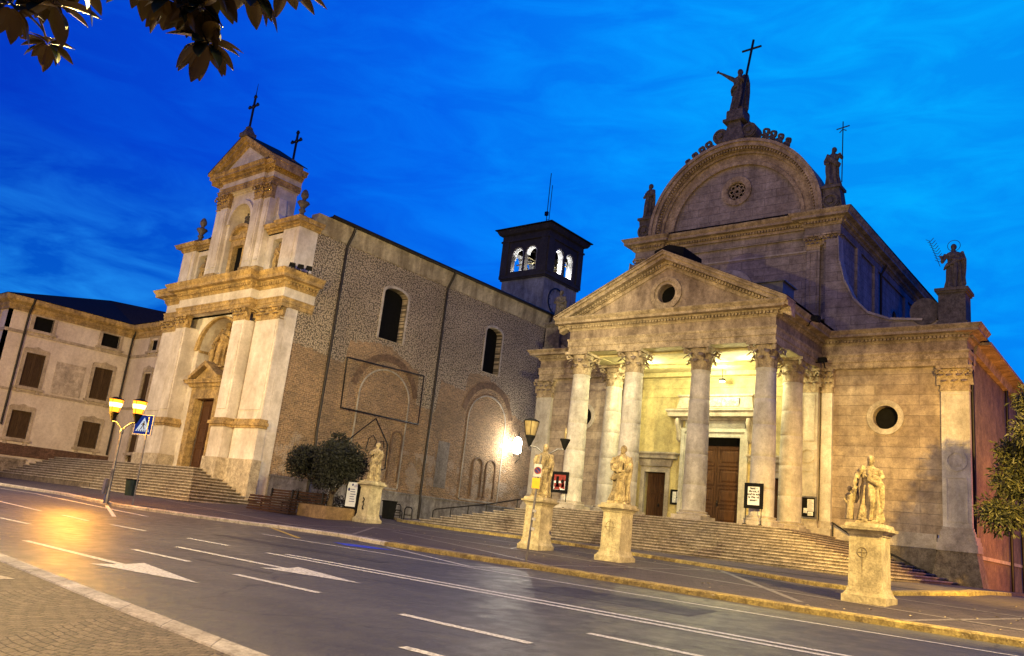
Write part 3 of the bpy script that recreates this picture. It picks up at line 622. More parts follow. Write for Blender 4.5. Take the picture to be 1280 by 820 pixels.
for dx, cy in ((-4.4, 30.45), (-1.6, 30.45), (1.6, 30.45), (4.4, 30.45), (-4.4, 33.3), (4.4, 33.3)): column(CX+dx, cy, FL+.05, 7.12, 8.14, .465, ch)
# --- pilasters on the wall
def pilaster(x0, x1, y, d, z0, z1, zc, root, panelled=True, medal=None, mat='column', capz=True):
    mb = MB(); mb.box(x0, x1, y, y+d, z0+.3, z1)
    w = x1-x0
    if panelled and w > .5:
        segs = [(z0+.5, z1-.15)] if medal is None else [(z0+.5, medal-.62), (medal+.62, z1-.15)]
        for a, b in segs: mb.ringprism(rect(x0+.12, x1-.12, a, b), rect(x0+.17, x1-.17, a+.05, b-.05), mY(y), -.025, 0)
        if medal is not None:
            c = (x0+x1)/2; mb.ringprism(circ(c, medal, w*.40, 24), circ(c, medal, w*.30, 24), mY(y), -.04, 0); mb.prism(circ(c, medal, w*.22, 16), mY(y), -.015, .01)
    mb.build('pilaster', MT[mat], root)
    mb = MB(); attic_base(mb, x0, x1, y, d, z0, .3); mb.build('pilaster_base', MT['band'] if mat == 'column' else MT[mat], root)
    if capz: mb = MB(); capital(mb, (x0+x1)/2, y, z1, zc-z1, 0, flat=(w, d)); mb.build('pilaster_capital', MT['trim'], root)
for s in (-1, 1):
    a, b = sorted((CX+s*4.05, CX+s*4.85)); pilaster(a, b, WY-.35, .36, FL+.3, 7.12, 8.12, ch, True, 4.34)
    a, b = sorted((CX+s*4.95, CX+s*5.4)); pilaster(a, b, WY-.2, .22, FL+.3, 7.12, 8.12, ch, True, None)
    a, b = sorted((CX+s*9.62, CX+s*10.62)); pilaster(a, b, WY-.2, .25, 1.52, 7.12, 8.08, ch, True, 4.34)
    # plinth of the wing
    mb = MB(); a, b = sorted((CX+s*5.4, CX+s*9.4)); mb.box(a, b, WY-.22, WY+.1, .95, 1.5); mb.build('plinth_band', MT['band'], ch)
    mb = MB(); mb.box(a, b, WY-.26, WY+.1, -.6, .94); mb.build('plinth', MT['plinth'], ch)
    a, b = sorted((CX+s*4.0, CX+s*5.5)); mb = MB(); mb.box(a, b, WY-.48, WY, FL, FL+.3); mb.build('pilaster_plinth', MT['band'], ch)
    c = CX+s*10.12
    mb = MB(); mb.hexa([(c-.92, WY-.62, -.6), (c+.92, WY-.62, -.6), (c+.92, WY+.6, -.6), (c-.92, WY+.6, -.6)], [(c-.66, WY-.4, .93), (c+.66, WY-.4, .93), (c+.66, WY+.6, .93), (c-.66, WY+.6, .93)]); mb.build('battered_plinth', stone('battered_plinth', (.36, .30, .19), dirty=.9, streak=.5, c2=(.22, .17, .11)), ch)
    mb = MB(); mb.box(c-.7, c+.7, WY-.43, WY+.6, .93, 1.22); mb.box(c-.66, c+.66, WY-.38, WY+.6, 1.22, 1.36); mb.box(c-.62, c+.62, WY-.34, WY+.6, 1.36, 1.52); mb.build('plinth_cap', MT['band'], ch)
# --- entablature running round wings and portico
pth = [(CX-10.55, 60), (CX-10.55, WY-.15), (CX-4.88, WY-.15), (CX-4.88, 30.0), (CX+4.88, 30.0), (CX+4.88, WY-.15), (CX+10.55, WY-.15), (CX+10.55, WY+1.2)]
pth[0] = (CX-10.55, WY+1.2)
mb = MB(); mb.molding(pth, archi(8.12, .62, .12)); mb.build('architrave', MT['trim'], ch)
mb = MB(); mb.molding(pth, [(0, 8.735), (.04, 8.735), (.04, 9.12), (0, 9.12)]); mb.build('frieze', MT['frieze'], ch)
def cornice(root, path, z, h, p, mat, name='cornice', dw=.085):
    mb = MB(); mb.molding(path, corn(z, h, p)); mb.dentils(path, .2*p, .40*p, z+.18*h, z+.34*h, dw, dw*.7); return mb.build(name, mat, root)
cornice(ch, pth, 9.12, .55, .66, MT['trim'])
# solid core behind entablature, wing tops
mb = MB(); mb.box(CX-4.9+.05, CX+4.85, 30.9, 33, 8.15, 8.3); mb.box(CX-4.85, CX+4.85, 33.9, WY+.2, 8.15, 8.3)
mb.box(CX-4.85, CX+4.85, 30.05, 30.9, 8.13, 9.6)
for s in (-1, 1):
    a, b = sorted((CX+s*4.85, CX+s*4.0)); mb.box(a, b, 30.9, WY, 8.13, 9.6)
mb.box(CX-4, CX+4, 30.9, WY, 8.32, 8.42)
mb.build('portico_beams', MT['yellow'], ch)
mb = MB()
for k in range(5):
    pass
mb.box(CX-4.0, CX+4.0, 34.9, WY, 7.95, 8.15); mb.box(CX-4.0, CX+4.0, 30.9, 31.1, 8.05, 8.32); mb.build('ceiling_moulding', MT['yellow'], ch)
mb = MB()
for s in (-1, 1):
    a, b = sorted((CX+s*4.9, CX+s*10.5)); mb.box(a, b, WY-.1, WY+1.5, 8.1, 9.62)
mb.build('wing_head', MT['frieze'], ch)
# --- pediment
PX = 5.54; zb = 9.66; za = 12.02
mb = MB(); mb.panel([(CX-4.75, zb), (CX+4.75, zb), (CX, za-.28)], [circ(CX, 10.52, .44, 28)], mY(30.0), .5); mb.build('tympanum', MT['frieze'], ch)
mb = MB(); mb.ringprism(circ(CX, 10.52, .74, 36), circ(CX, 10.52, .56, 36), mY(30.0), -.10, .02); mb.ringprism(circ(CX, 10.52, .58, 36), circ(CX, 10.52, .43, 36), mY(30.0), -.05, .1); w = mb.build('round_window', MT['trim'], ch)
mb = MB(); mb.prism(circ(CX, 10.52, .46), mY(30.4), 0, .03); mb.build('pane', MT['dark'], w)
mb = MB(); sl = (za-zb)/PX
def rake(mb, x0, zc0, x1, zc1, layers, dep=None):
    for (o0, o1, yf, yb) in layers:
        mb.hexa([(x0, yf, zc0+o0), (x1, yf, zc1+o0), (x1, yb, zc1+o0), (x0, yb, zc0+o0)], [(x0, yf, zc0+o1), (x1, yf, zc1+o1), (x1, yb, zc1+o1), (x0, yb, zc0+o1)])
for s in (-1, 1):
    L_ = ((-.62, -.46, 29.93, 30.3), (-.46, -.30, 29.82, 30.3), (-.30, -.12, 29.52, 30.3), (-.12, .0, 29.42, 30.3), (0, .05, 29.36, 30.35))
    rake(mb, CX+s*PX, zb+.04, CX, za+.28, L_)
    # dentils under the raking cornice
    for i in range(40):
        t = (i+.5)/42; x = CX+s*PX*(1-t); zc = zb+.04+(za+.24-zb)*t-.42
        if zc > zb+.02: mb.box(x-.045, x+.045, 29.72, 29.84, zc-.02, zc+.09)
mb.build('raking_cornice', MT['trim'], ch)
# portico roof behind the pediment
mb = MB()
for s in (-1, 1):
    mb.add([(CX, 29.36, za+.34), (CX+s*(PX+.02), 29.36, zb+.10), (CX+s*(PX+.02), 36.4, zb+.10), (CX, 36.4, za+.34)], [(0, 1, 2, 3)])
    mb.add([(CX, 29.38, za+.28), (CX+s*(PX+.0), 29.38, zb+.04), (CX+s*(PX+.0), 36.4, zb+.04), (CX, 36.4, za+.28)], [(0, 1, 2, 3)])
mb.build('portico_roof', MT['roof'], ch)
mb = MB(); mb.box(CX-.7, CX+.75, 29.9, 31.6, za-.2, za+.52); mb.hexa([(CX-.7, 29.9, za+.52), (CX+.75, 29.9, za+.52), (CX+.75, 31.6, za+.52), (CX-.7, 31.6, za+.52)], [(CX-.05, 29.9, za+.72), (CX+.05, 29.9, za+.72), (CX+.05, 31.6, za+.72), (CX-.05, 31.6, za+.72)])
mb.build('roof_hatch', MT['black'], ch)
mb = MB(); mb.box(CX+3.6, CX+4.9, 30.6, 31.8, 10.2, 10.75); mb.box(CX+3.5, CX+5.0, 30.5, 31.9, 10.75, 10.8); mb.build('roof_box', MT['slateblue'], ch)
# wing parapet, right and left, with concave scroll up to the nave
for s in (-1, 1):
    pts = [(CX+s*4.9, 9.66), (CX+s*10.45, 9.66), (CX+s*10.45, 10.1), (CX+s*8.9, 10.12), (CX+s*7.6, 10.25), (CX+s*6.75, 10.6), (CX+s*6.15, 11.25), (CX+s*5.75, 12.1), (CX+s*5.5, 13.1), (CX+s*5.42, 14.3), (CX+s*4.9, 14.3)]
    mb = MB(); mb.prism(pts, mY(WY+.15), 0, .5); mb.build('scroll_wall', MT['attic'], ch)
    mb = MB(); op = pts[3:10]; ins = [(u, z) for u, z in op]
    for (u0, z0_), (u1, z1_) in zip(op[:-1], op[1:]):
        mb.hexa([(u0, WY+.06, z0_), (u1, WY+.06, z1_), (u1, WY+.7, z1_), (u0, WY+.7, z0_)], [(u0+s*.02, WY+.06, z0_+.09), (u1+s*.05, WY+.06, z1_+.09), (u1+s*.05, WY+.7, z1_+.09), (u0+s*.02, WY+.7, z0_+.09)])
    mb.build('scroll_coping', MT['band'], ch)
    c = CX+s*9.0; mb = MB(); mb.prism(circ(c, 10.5, .58, 28), mY(WY+.1), 0, .55); mb.build('scroll_disc', MT['darkstatue'], ch)
    c = CX+s*10.05; mb = MB(); mb.box(c-.5, c+.5, WY-.1, WY+.9, 9.66, 11.15); mb.box(c-.56, c+.56, WY-.16, WY+.96, 11.15, 11.24); mb.box(c-.62, c+.62, WY-.22, WY+1.02, 11.24, 11.36); mb.box(c-.56, c+.56, WY-.15, WY+.95, 9.66, 9.95); mb.build('corner_pedestal', MT['darkstatue'], ch)
    # roof sheet on wing behind parapet
    a, b = sorted((CX+s*5.3, CX+s*10.9)); mb = MB(); mb.hexa([(a, WY+.6, 9.55), (b, WY+.6, 9.55), (b, 60, 9.55), (a, 60, 9.55)], [(a, WY+.6, 9.75 if s < 0 else 10.9), (b, WY+.6, 9.75 if s > 0 else 10.9), (b, 60, 9.75 if s > 0 else 10.9), (a, 60, 9.75 if s < 0 else 10.9)]); mb.build('aisle_roof', MT['roof'], ch)
# side walls of the aisles
for s in (-1, 1):
    x = CX+s*10.45; mb = MB(); mp_ = (lambda u, z, d, x=x, s=s: (x - s*d, u, z))
    mb.panel(rect(WY+.2, 62, -.9, 9.1), [], mp_, .0); mb.build('aisle_wall', stone('rough_aisle_wall', (.30, .22, .14), dirty=.7, streak=.35, dscale=1.2, c2=(.15, .11, .07)), ch)
    mb = MB(); mb.hexa([(x-.1, WY+1.15, 8.85), (x+s*.1+.1, WY+1.15, 8.85), (x+.2, 62, 8.85), (x-.2, 62, 8.85)], [(x-.3, WY+1.15, 9.3), (x+.3, WY+1.15, 9.3), (x+.3, 62, 9.3), (x-.3, 62, 9.3)]); a, b = sorted((x-s*.1, x+s*.75)); mb.box(a, b, WY+1.2, 62, 9.22, 9.34)
    mb.build('aisle_eave', MT['trim'], ch)
    mb = MB(); a, b = sorted((x, x+s*.06)); mb.box(a, b, WY+.4, 62, .78, .92); mb.build('string_course', MT['band'], ch)
    mb = MB()
    mb.tube([(x+s*.14, 36.0, -.5), (x+s*.14, 36.0, 8.9)], .07, 8)
    for yy in (44.2, 47.5): mb.tube([(x+s*.12, yy, -.5), (x+s*.12, yy, 8.9)], .07, 8)
    mb.build('downpipe', MT['copper'], ch)
# --- nave (attic) front
AY = 36.2; AH = 5.32
mb = MB(); outer = [(CX-AH, 9.7), (CX-1.0, 9.7), (CX-1.0, 12.3)] + [(CX+1.0*math.cos(R(180-180*i/14)), 12.3+1.0*math.sin(R(180-180*i/14))) for i in range(1, 14)] + [(CX+1.0, 12.3), (CX+1.0, 9.7), (CX+AH, 9.7), (CX+AH, 15.0), (CX-AH, 15.0)]
mb.panel(outer, [], mY(AY), 0, rim=.4); mb.build('gable_wall', MT['attic'], ch)
mb = MB(); mb.ringprism(arcpts(CX, 12.3, 1.26, 0, 180, 18), arcpts(CX, 12.3, .98, 0, 180, 18), mY(AY), -.07, .05, closed=False); w = mb.build('arched_window', MT['band'], ch)
mb = MB(); mb.box(CX-1.05, CX+1.05, AY+.35, AY+.4, 9.8, 13.4); mb.build('pane', MT['dark'], w)
for s in (-1, 1):
    for (o0, o1, d) in ((3.85, 4.45, .16), (4.68, 5.36, .24)):
        a, b = sorted((CX+s*o0, CX+s*o1)); pilaster(a, b, AY-d, d+.02, 10.6, 14.1, 14.72, ch, True, None, 'attic')
mb = MB(); ap = [(CX-AH, AY+1.2), (CX-AH, AY-.05), (CX-5.4, AY-.28), (CX-3.8, AY-.28), (CX-3.8, AY-.06), (CX+3.8, AY-.06), (CX+3.8, AY-.28), (CX+5.4, AY-.28), (CX+5.4, AY+1.2)]
ap = [(CX-5.4, 52), (CX-5.4, AY-.28), (CX-3.8, AY-.28), (CX-3.8, AY-.06), (CX+3.8, AY-.06), (CX+3.8, AY-.28), (CX+5.4, AY-.28), (CX+5.4, 52)]
mb.molding(ap, [(0, 14.7), (.05, 14.7), (.07, 14.78), (.02, 14.8), (.02, 15.14), (0, 15.14)]); mb.build('gable_frieze', MT['attic'], ch)
mb = MB(); mb.box(CX-3.8, CX+3.8, AY-.05, AY, 14.02, 14.1); mb.build('string_course', MT['band'], ch)
cornice(ch, ap, 15.12, .62, .62, MT['trim'], 'gable_cornice')
mb = MB(); mb.box(CX-5.35, CX+5.35, AY-.2, 52, 15.1, 15.72); mb.build('nave_head', MT['trim'], ch)
# nave side walls and roof
for s in (-1, 1):
    x = CX+s*5.36; mb = MB(); mb.panel(rect(AY+.3, 56, 9.7, 15.1), [archhole(44.6, 45.5, 11.3, 13.0)], lambda u, z, d, x=x, s=s: (x-s*d, u, z), .4); mb.build('nave_wall', MT['attic'], ch)
    mb = MB()
    for yy in (38.5, 41.3, 47, 51): a, b = sorted((x, x+s*.13)); mb = MB(); mb.box(a, b, yy-.3, yy+.3, 9.7, 14.7); mb.build('lesene', MT['attic'], ch)
    mb = MB(); mb.tube([(x+s*.45, 41.9, 15.0), (x+s*.18, 41.9, 14.5), (x+s*.18, 41.9, 10.6)], .06, 8); mb.build('downpipe', MT['copper'], ch)
mb = MB()
for s in (-1, 1): mb.hexa([(CX, AY-.7, 15.78), (CX+s*6.0, AY-.7, 15.78), (CX+s*6.1, 58, 15.78), (CX, 58, 15.78)], [(CX, AY+.6, 16.4), (CX+s*6.0, AY-.7, 15.82), (CX+s*6.1, 58, 15.82), (CX, 58, 17.4)])
mb.build('nave_roof', MT['roof'], ch)
# the round-headed gable
LZ = 15.9; LR = 4.62; LC = CX
mb = MB(); mb.panel(arcpts(LC, LZ, 3.45, 0, 180, 36), [circ(LC, 17.95, .50, 28)], mY(AY+.28), .3); mb.build('lunette', MT['attic'], ch)
def halfring(mb, r0, r1, y0, y1, n=48): mb.ringprism(arcpts(LC, LZ, r1, 0, 180, n), arcpts(LC, LZ, r0, 0, 180, n), mY(0), y0, y1, closed=False)
mb = MB(); halfring(mb, 3.43, 3.62, AY+.10, AY+1.1); halfring(mb, 3.6, 4.02, AY+.16, AY+1.1); halfring(mb, 4.0, 4.15, AY+.02, AY+1.1); halfring(mb, 4.13, 4.28, AY-.12, AY+1.1); halfring(mb, 4.26, 4.48, AY-.38, AY+1.1); halfring(mb, 4.46, LR, AY-.48, AY+1.15)
for i in range(84):
    a = math.pi*(i+.5)/84; c = Vector((math.cos(a), 0, math.sin(a))); t = Vector((-math.sin(a), 0, math.cos(a))); o = Vector((LC, 0, LZ)); q = []
    for y in (AY-.26, AY-.1):
        for (rr, tt) in ((4.14, -.045), (4.14, .045), (4.25, .045), (4.25, -.045)): p = o + c*rr + t*tt; q.append((p.x, y, p.z))
    mb.add(q, [(0,3,2,1),(4,5,6,7),(0,1,5,4),(1,2,6,5),(2,3,7,6),(3,0,4,7)])
mb.build('arched_cornice', MT['trim'], ch)
mb = MB(); mb.prism(arcpts(LC, LZ, 4.1, 0, 180, 36), mY(AY+.6), 0, 14); mb.build('vault_roof', MT['roof'], ch)
mb = MB(); mb.ringprism(circ(LC, 17.95, .80, 32), circ(LC, 17.95, .52, 32), mY(AY+.28), -.08, 0)
mb.ringprism(circ(LC, 17.95, .56, 32), circ(LC, 17.95, .48, 32), mY(AY+.28), -.04, .1)
for i in range(8):
    a = 2*math.pi*i/8; mb.ringprism(circ(LC+.31*math.cos(a), 17.95+.31*math.sin(a), .135, 12), circ(LC+.31*math.cos(a), 17.95+.31*math.sin(a), .085, 12), mY(AY+.32), 0, .06)
mb.ringprism(circ(LC, 17.95, .17, 16), circ(LC, 17.95, .09, 16), mY(AY+.31), 0, .07)
w = mb.build('rose_window', MT['trim'], ch); mb = MB(); mb.prism(circ(LC, 17.95, .52, 24), mY(AY+.5), 0, .03); mb.build('pane', MT['dark'], w)
# scroll ornaments on top
def spiral(mb, cx, cz, r, y0, y1, s=1):
    mb.prism(circ(cx, cz, r, 24), mY(y0), 0, y1-y0); mb.ringprism(circ(cx, cz, r*.86, 20), circ(cx, cz, r*.66, 20), mY(y0), -.06, 0); mb.prism(circ(cx, cz, r*.3, 14), mY(y0), -.09, 0)
mb = MB()
for s in (-1, 1):
    spiral(mb, CX+s*.78, 20.95 if s > 0 else 20.95, .42, AY-.35, AY+.35)
    for k in range(4):
        x = CX+s*(1.42+.40*k); z = LZ+math.sqrt(max(0, LR*LR-(x-CX)**2)); r = .30-.03*k
        for cx_, cz_, rr, a0, a1 in ((x, z+r*.75, r*.62, -90, 210), (x+s*r*.5, z+r*1.75, r*.5, -110, 190)):
            mb.tube([(cx_+s*rr*math.cos(R(a0+(a1-a0)*q/14)), AY+.04*math.sin(q), cz_+rr*math.sin(R(a0+(a1-a0)*q/14))) for q in range(15)], [.10-.0035*q for q in range(15)], 8)
        mb.tube([(x-s*.2, AY, z-.05), (x+s*.05, AY, z+r*.9), (x+s*r*.2, AY, z+r*1.9)], [.1, .09, .06], 8)
mb.hexa([(CX-.6, AY-.5, 20.5), (CX+.6, AY-.5, 20.5), (CX+.6, AY+.5, 20.5), (CX-.6, AY+.5, 20.5)], [(CX-.32, AY-.4, 21.6), (CX+.32, AY-.4, 21.6), (CX+.32, AY+.4, 21.6), (CX-.32, AY+.4, 21.6)])
mb.box(CX-.58, CX+.58, AY-.58, AY+.58, 21.6, 21.75); mb.box(CX-.45, CX+.45, AY-.45, AY+.45, 21.75, 22.2)
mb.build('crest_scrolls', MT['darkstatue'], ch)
for s in (-1, 1):
    mb = MB(); c = CX+s*4.95; mb.prism(arcpts(c, 16.3, .45, 0, 360, 24)[:-1], mY(AY-.3), 0, .6); spiral(mb, c, 16.3, .42, AY-.36, AY-.3)
    mb.hexa([(c-.3, AY-.3, 16.2), (c+.55, AY-.3, 15.8), (c+.55, AY+.4, 15.8), (c-.3, AY+.4, 16.2)], [(c-.38, AY-.32, 16.95), (c+.38, AY-.32, 16.95), (c+.38, AY+.42, 16.95), (c-.38, AY+.42, 16.95)]); mb.box(c-.46, c+.46, AY-.4, AY+.5, 16.95, 17.08); mb.build('corner_scroll', MT['darkstatue'], ch)
# fittings on the church
def floodlight(loc, rz, label, n=1, mat=None):
    t = thing('floodlight', loc, label, 'floodlight', rz=rz)
    mb = MB(); mb.M = T(*loc)
    for k in range(n):
        x = (k-(n-1)/2)*.42
        mb.hexa([(x-.17, -.28, -.02), (x+.17, -.28, -.02), (x+.17, .0, .06), (x-.17, .0, .06)], [(x-.14, -.32, .22), (x+.14, -.32, .22), (x+.12, -.02, .26), (x-.12, -.02, .26)])
    mb.build('housing', MT['black'], t)
    mb = MB(); mb.M = T(*loc)
    for k in range(n):
        x = (k-(n-1)/2)*.42; mb.tube([(x, -.12, .1), (x, .06, .02), (x, .12, -.14), (x, .2, -.14)], .025, 6)
    mb.build('bracket', MT['black'], t); return t
floodlight((-12.0, 34.7, 8.25), 0, 'black floodlight on the ledge where portico meets the right wing', 2)
floodlight((-11.1, 42.4, 11.0), R(90), 'black floodlight bar low on the nave side wall', 2)
floodlight((-11.25, 31.6, 9.25), R(90), 'black floodlight on the side cornice of the portico')
lamp('portico_light', (CX+.6, 33.7, 7.55), 520, (1.0, .93, .48), .12); lamp('portico_light', (CX-2.2, 32.6, 7.5), 330, (1.0, .93, .50), .12); lamp('portico_light', (CX+2.6, 32.6, 7.5), 240, (1.0, .93, .50), .12)
t = thing('portico_lamp', (CX+.6, 34.6, 7.5), 'small lamp under the portico ceiling above the central door', 'lamp')
mb = MB(); mb.M = T(CX+.6, 34.6, 7.5); mb.box(-.12, .12, -.1, .1, .1, .2); mb.tube([(0, 0, .2), (0, 0, .65)], .02, 6); mb.build('housing', MT['black'], t); mb = MB(); mb.M = T(CX+.6, 34.6, 7.5); mb.box(-.1, .1, -.08, .08, .05, .1); mb.build('lens', emis('portico_lens', (1, .95, .6), 12), t)

# ================================================================== THE OLD BRICK CHURCH WITH ITS BAROQUE FRONT
OC = -42.5; OW = -35.07; OF = 24.3
oc = thing('brick_church', (OC, 26, -.4), 'old church with a pale baroque plaster front and a long pebble and brick side wall', 'church')
def sidewall_mat():
    m, n, l, b = M_('pebble_and_brick_wall', .9)
    g = n.new('ShaderNodeNewGeometry'); sx = n.new('ShaderNodeSeparateXYZ'); l.new(g.outputs['Position'], sx.inputs[0])
    cb = n.new('ShaderNodeCombineXYZ'); l.new(sx.outputs[1], cb.inputs[0]); l.new(sx.outputs[2], cb.inputs[1])
    def mth(op, a, b_=None, c_=None):
        x = n.new('ShaderNodeMath'); x.operation = op
        for i, v in enumerate((a, b_, c_)):
            if v is None: continue
            if isinstance(v, (int, float)): x.inputs[i].default_value = v
            else: l.new(v, x.inputs[i])
        return x.outputs[0]
    def noise(s, d=5, r=.6, vec=None):
        t = n.new('ShaderNodeTexNoise'); l.new(vec or cb.outputs[0], t.inputs[0]); t.inputs['Scale'].default_value = s; t.inputs['Detail'].default_value = d; t.inputs['Roughness'].default_value = r; return t.outputs[0]
    def ramp(f, stops):
        r = n.new('ShaderNodeValToRGB'); l.new(f, r.inputs[0]); e = r.color_ramp.elements
        while len(e) < len(stops): e.new(.5)
        for i, (p, c) in enumerate(stops): e[i].position = p; e[i].color = tuple(c) + (1,) if len(c) == 3 else c
        return r.outputs[0]
    def mix(f, a, b_, mode='MIX'):
        x = n.new('ShaderNodeMixRGB'); x.blend_type = mode
        if isinstance(f, float): x.inputs[0].default_value = f
        else: l.new(f, x.inputs[0])
        l.new(a, x.inputs[1]); l.new(b_, x.inputs[2]); return x.outputs[0]
    # river pebbles in pale mortar
    vo = n.new('ShaderNodeTexVoronoi'); l.new(cb.outputs[0], vo.inputs['Vector']); vo.inputs['Scale'].default_value = 11; vo.feature = 'F1'; vo.voronoi_dimensions = '2D'
    peb = ramp(vo.outputs['Distance'], [(.16, (.52, .44, .33)), (.36, (.36, .30, .22)), (.55, (.12, .10, .07))])
    peb = mix(.55, peb, ramp(noise(18, 4, .8), [(.35, (.45, .45, .45)), (.62, (1.15, 1.1, 1.05))]), 'MULTIPLY')
    peb = mix(.8, peb, ramp(noise(.45), [(.35, (.72, .68, .66)), (.65, (1.05, 1.02, 1))]), 'MULTIPLY')
    # brown brick courses
    br = n.new('ShaderNodeTexBrick'); dv = n.new('ShaderNodeVectorMath'); dv.operation = 'MULTIPLY_ADD'; t = n.new('ShaderNodeTexNoise'); t.inputs['Scale'].default_value = 3; l.new(cb.outputs[0], t.inputs[0]); l.new(t.outputs['Color'], dv.inputs[0]); dv.inputs[1].default_value = (.12, .12, 0); l.new(cb.outputs[0], dv.inputs[2]); l.new(dv.outputs[0], br.inputs[0])
    br.inputs['Scale'].default_value = 1; br.inputs['Brick Width'].default_value = .27; br.inputs['Row Height'].default_value = .095; br.inputs['Mortar Size'].default_value = .013; br.inputs['Mortar Smooth'].default_value = .5
    br.inputs['Color1'].default_value = (.30, .20, .115, 1); br.inputs['Color2'].default_value = (.17, .115, .07, 1); br.inputs['Mortar'].default_value = (.36, .28, .19, 1)
    bk = mix(.75, br.outputs[0], ramp(noise(10, 7, .9), [(.40, (.25, .23, .21)), (.56, (1.4, 1.35, 1.25))]), 'MULTIPLY')
    bk = mix(.8, bk, ramp(noise(.6), [(.35, (.7, .7, .68)), (.65, (1.15, 1.1, 1.05))]), 'MULTIPLY')
    # where brick gives way to pebbles: a stepped old edge with two gabled patches
    zz = [(23.9, 8.0), (26.6, 7.7), (27.6, 7.6), (27.7, 8.9), (29.5, 9.25), (30.8, 9.25), (33.2, 8.3), (33.3, 6.4), (35.0, 6.2), (35.1, 8.2), (37.4, 8.0), (37.5, 9.2), (39.2, 9.4), (41.9, 8.4), (42.0, 7.4), (43.6, 7.0), (44.6, 5.2), (47.5, 4.6)]
    y0, y1 = 23.9, 47.5; f = mth('DIVIDE', mth('SUBTRACT', sx.outputs[1], y0), y1-y0)
    bz = ramp(f, [((a-y0)/(y1-y0), (b_/12,)*3) for a, b_ in zz])
    zr = mth('ADD', mth('SUBTRACT', sx.outputs[2], ZO), mth('MULTIPLY', mth('SUBTRACT', noise(2.5), .5), .7))
    mk = mth('LESS_THAN', zr, mth('MULTIPLY', bz, 12.0))
    c = mix(mk, peb, bk)
    # pale limewash patches low down, dirty foot
    l2 = mth('MULTIPLY', mth('LESS_THAN', sx.outputs[2], 5.2), ramp(noise(.9, 6), [(.52, (0, 0, 0)), (.58, (1, 1, 1))]))
    pl = n.new('ShaderNodeRGB'); pl.outputs[0].default_value = (.36, .31, .26, 1)
    c = mix(mth('MULTIPLY', l2, .45), c, pl.outputs[0])
    l.new(c, b.inputs['Base Color'])
    bp = n.new('ShaderNodeBump'); bp.inputs['Strength'].default_value = .9; bp.inputs['Distance'].default_value = .05; l.new(mth('ADD', mth('MULTIPLY', vo.outputs['Distance'], -1.0), mth('MULTIPLY', noise(16, 4, .8), .8)), bp.inputs['Height']); l.new(bp.outputs[0], b.inputs['Normal'])
    return m
SW = sidewall_mat(); mS = mX(OW-.03)
# --- long side wall
YE = 47.3
w1 = archhole(29.65, 31.5, 9.6, 12.28, .42); w2 = archhole(38.72, 40.35, 9.6, 12.28, .42)
mb = MB(); mb.panel(rect(24.03, YE, 1.2, 14.1), [w1, w2], mS, .55); mb.build('side_wall', SW, oc)
for q, (a, b_) in ((w1, (29.65, 31.5)), (w2, (38.72, 40.35))):
    mb = MB(); inn = archhole(a, b_, 9.6, 12.28, .42, 14); c = (a+b_)/2; out = [(c+(u-c)*1.16, 9.6+(z-9.6)*1.05-.02) for u, z in inn]
    mb.ringprism(out, inn, mS, -.03, .05); w = mb.build('window', MT['band'], oc); mb = MB(); mb.prism(rect(a-.05, b_+.05, 9.5, 12.9), mX(OW-.5), 0, .03); mb.build('pane', MT['void'], w)
mb = MB(); mb.box(OW-.6, OW+.10, 24.07, YE, -.6, 1.2); mb.box(OW-.6, OW+.13, 24.07, YE, 1.14, 1.22); mb.build('plinth', stone('limewashed_plinth', (.40, .38, .36), dirty=.6, streak=.9, c2=(.24, .23, .22)), oc)
mb = MB(); mb.hexa([(OW-.2, 24.03, 14.1), (OW+.02, 24.03, 14.1), (OW+.02, YE, 14.1), (OW-.2, YE, 14.1)], [(OW-.2, 24.03, 14.95), (OW+.45, 24.03, 14.95), (OW+.45, YE, 14.95), (OW-.2, YE, 14.95)]); mb.build('eave_cove', stone('cove_plaster', (.50, .43, .33), dirty=.4, streak=.9), oc)
mb = MB(); mb.box(OW-.2, OW+.62, OF+.5, YE+.2, 14.96, 15.04); mb.tube([(OW+.66, OF+.5, 15.02), (OW+.66, YE+.2, 15.02)], .09, 8); mb.build('gutter', MT['copper'], oc)
for yy, dz in ((26.4, 0), (34.5, 0), (44.8, 0)):
    mb = MB(); mb.tube([(OW+.6, yy, 14.95), (OW+.5, yy, 14.6), (OW+.15, yy, 14.0), (OW+.12, yy, 13.6), (OW+.12, yy, 1.2 if yy > 30 else 3.6), (OW+.2, yy, .9 if yy > 30 else 3.2), (OW+.2, yy, -.3)], .075, 8); mb.build('downpipe', MT['copper'], oc)
mb = MB(); hw = 6.95
for s in (-1, 1): mb.hexa([(OC, OF+.5, 14.9), (OC+s*hw, OF+.5, 14.9), (OC+s*hw, YE+.2, 14.9), (OC, YE+.2, 14.9)], [(OC, OF+.5, 16.6), (OC+s*hw, OF+.5, 15.06), (OC+s*hw, YE+.2, 15.06), (OC, YE+.2, 16.6)])
mb.build('nave_roof', MT['roof'], oc)
mb = MB(); mb.box(OC-6.3, OW-.6, YE-.3, YE, -.6, 15); mb.box(OC-6.9, OC-6.3, OF+.4, YE, -.6, 14.95); mb.build('back_wall', MT['plinth'], oc)
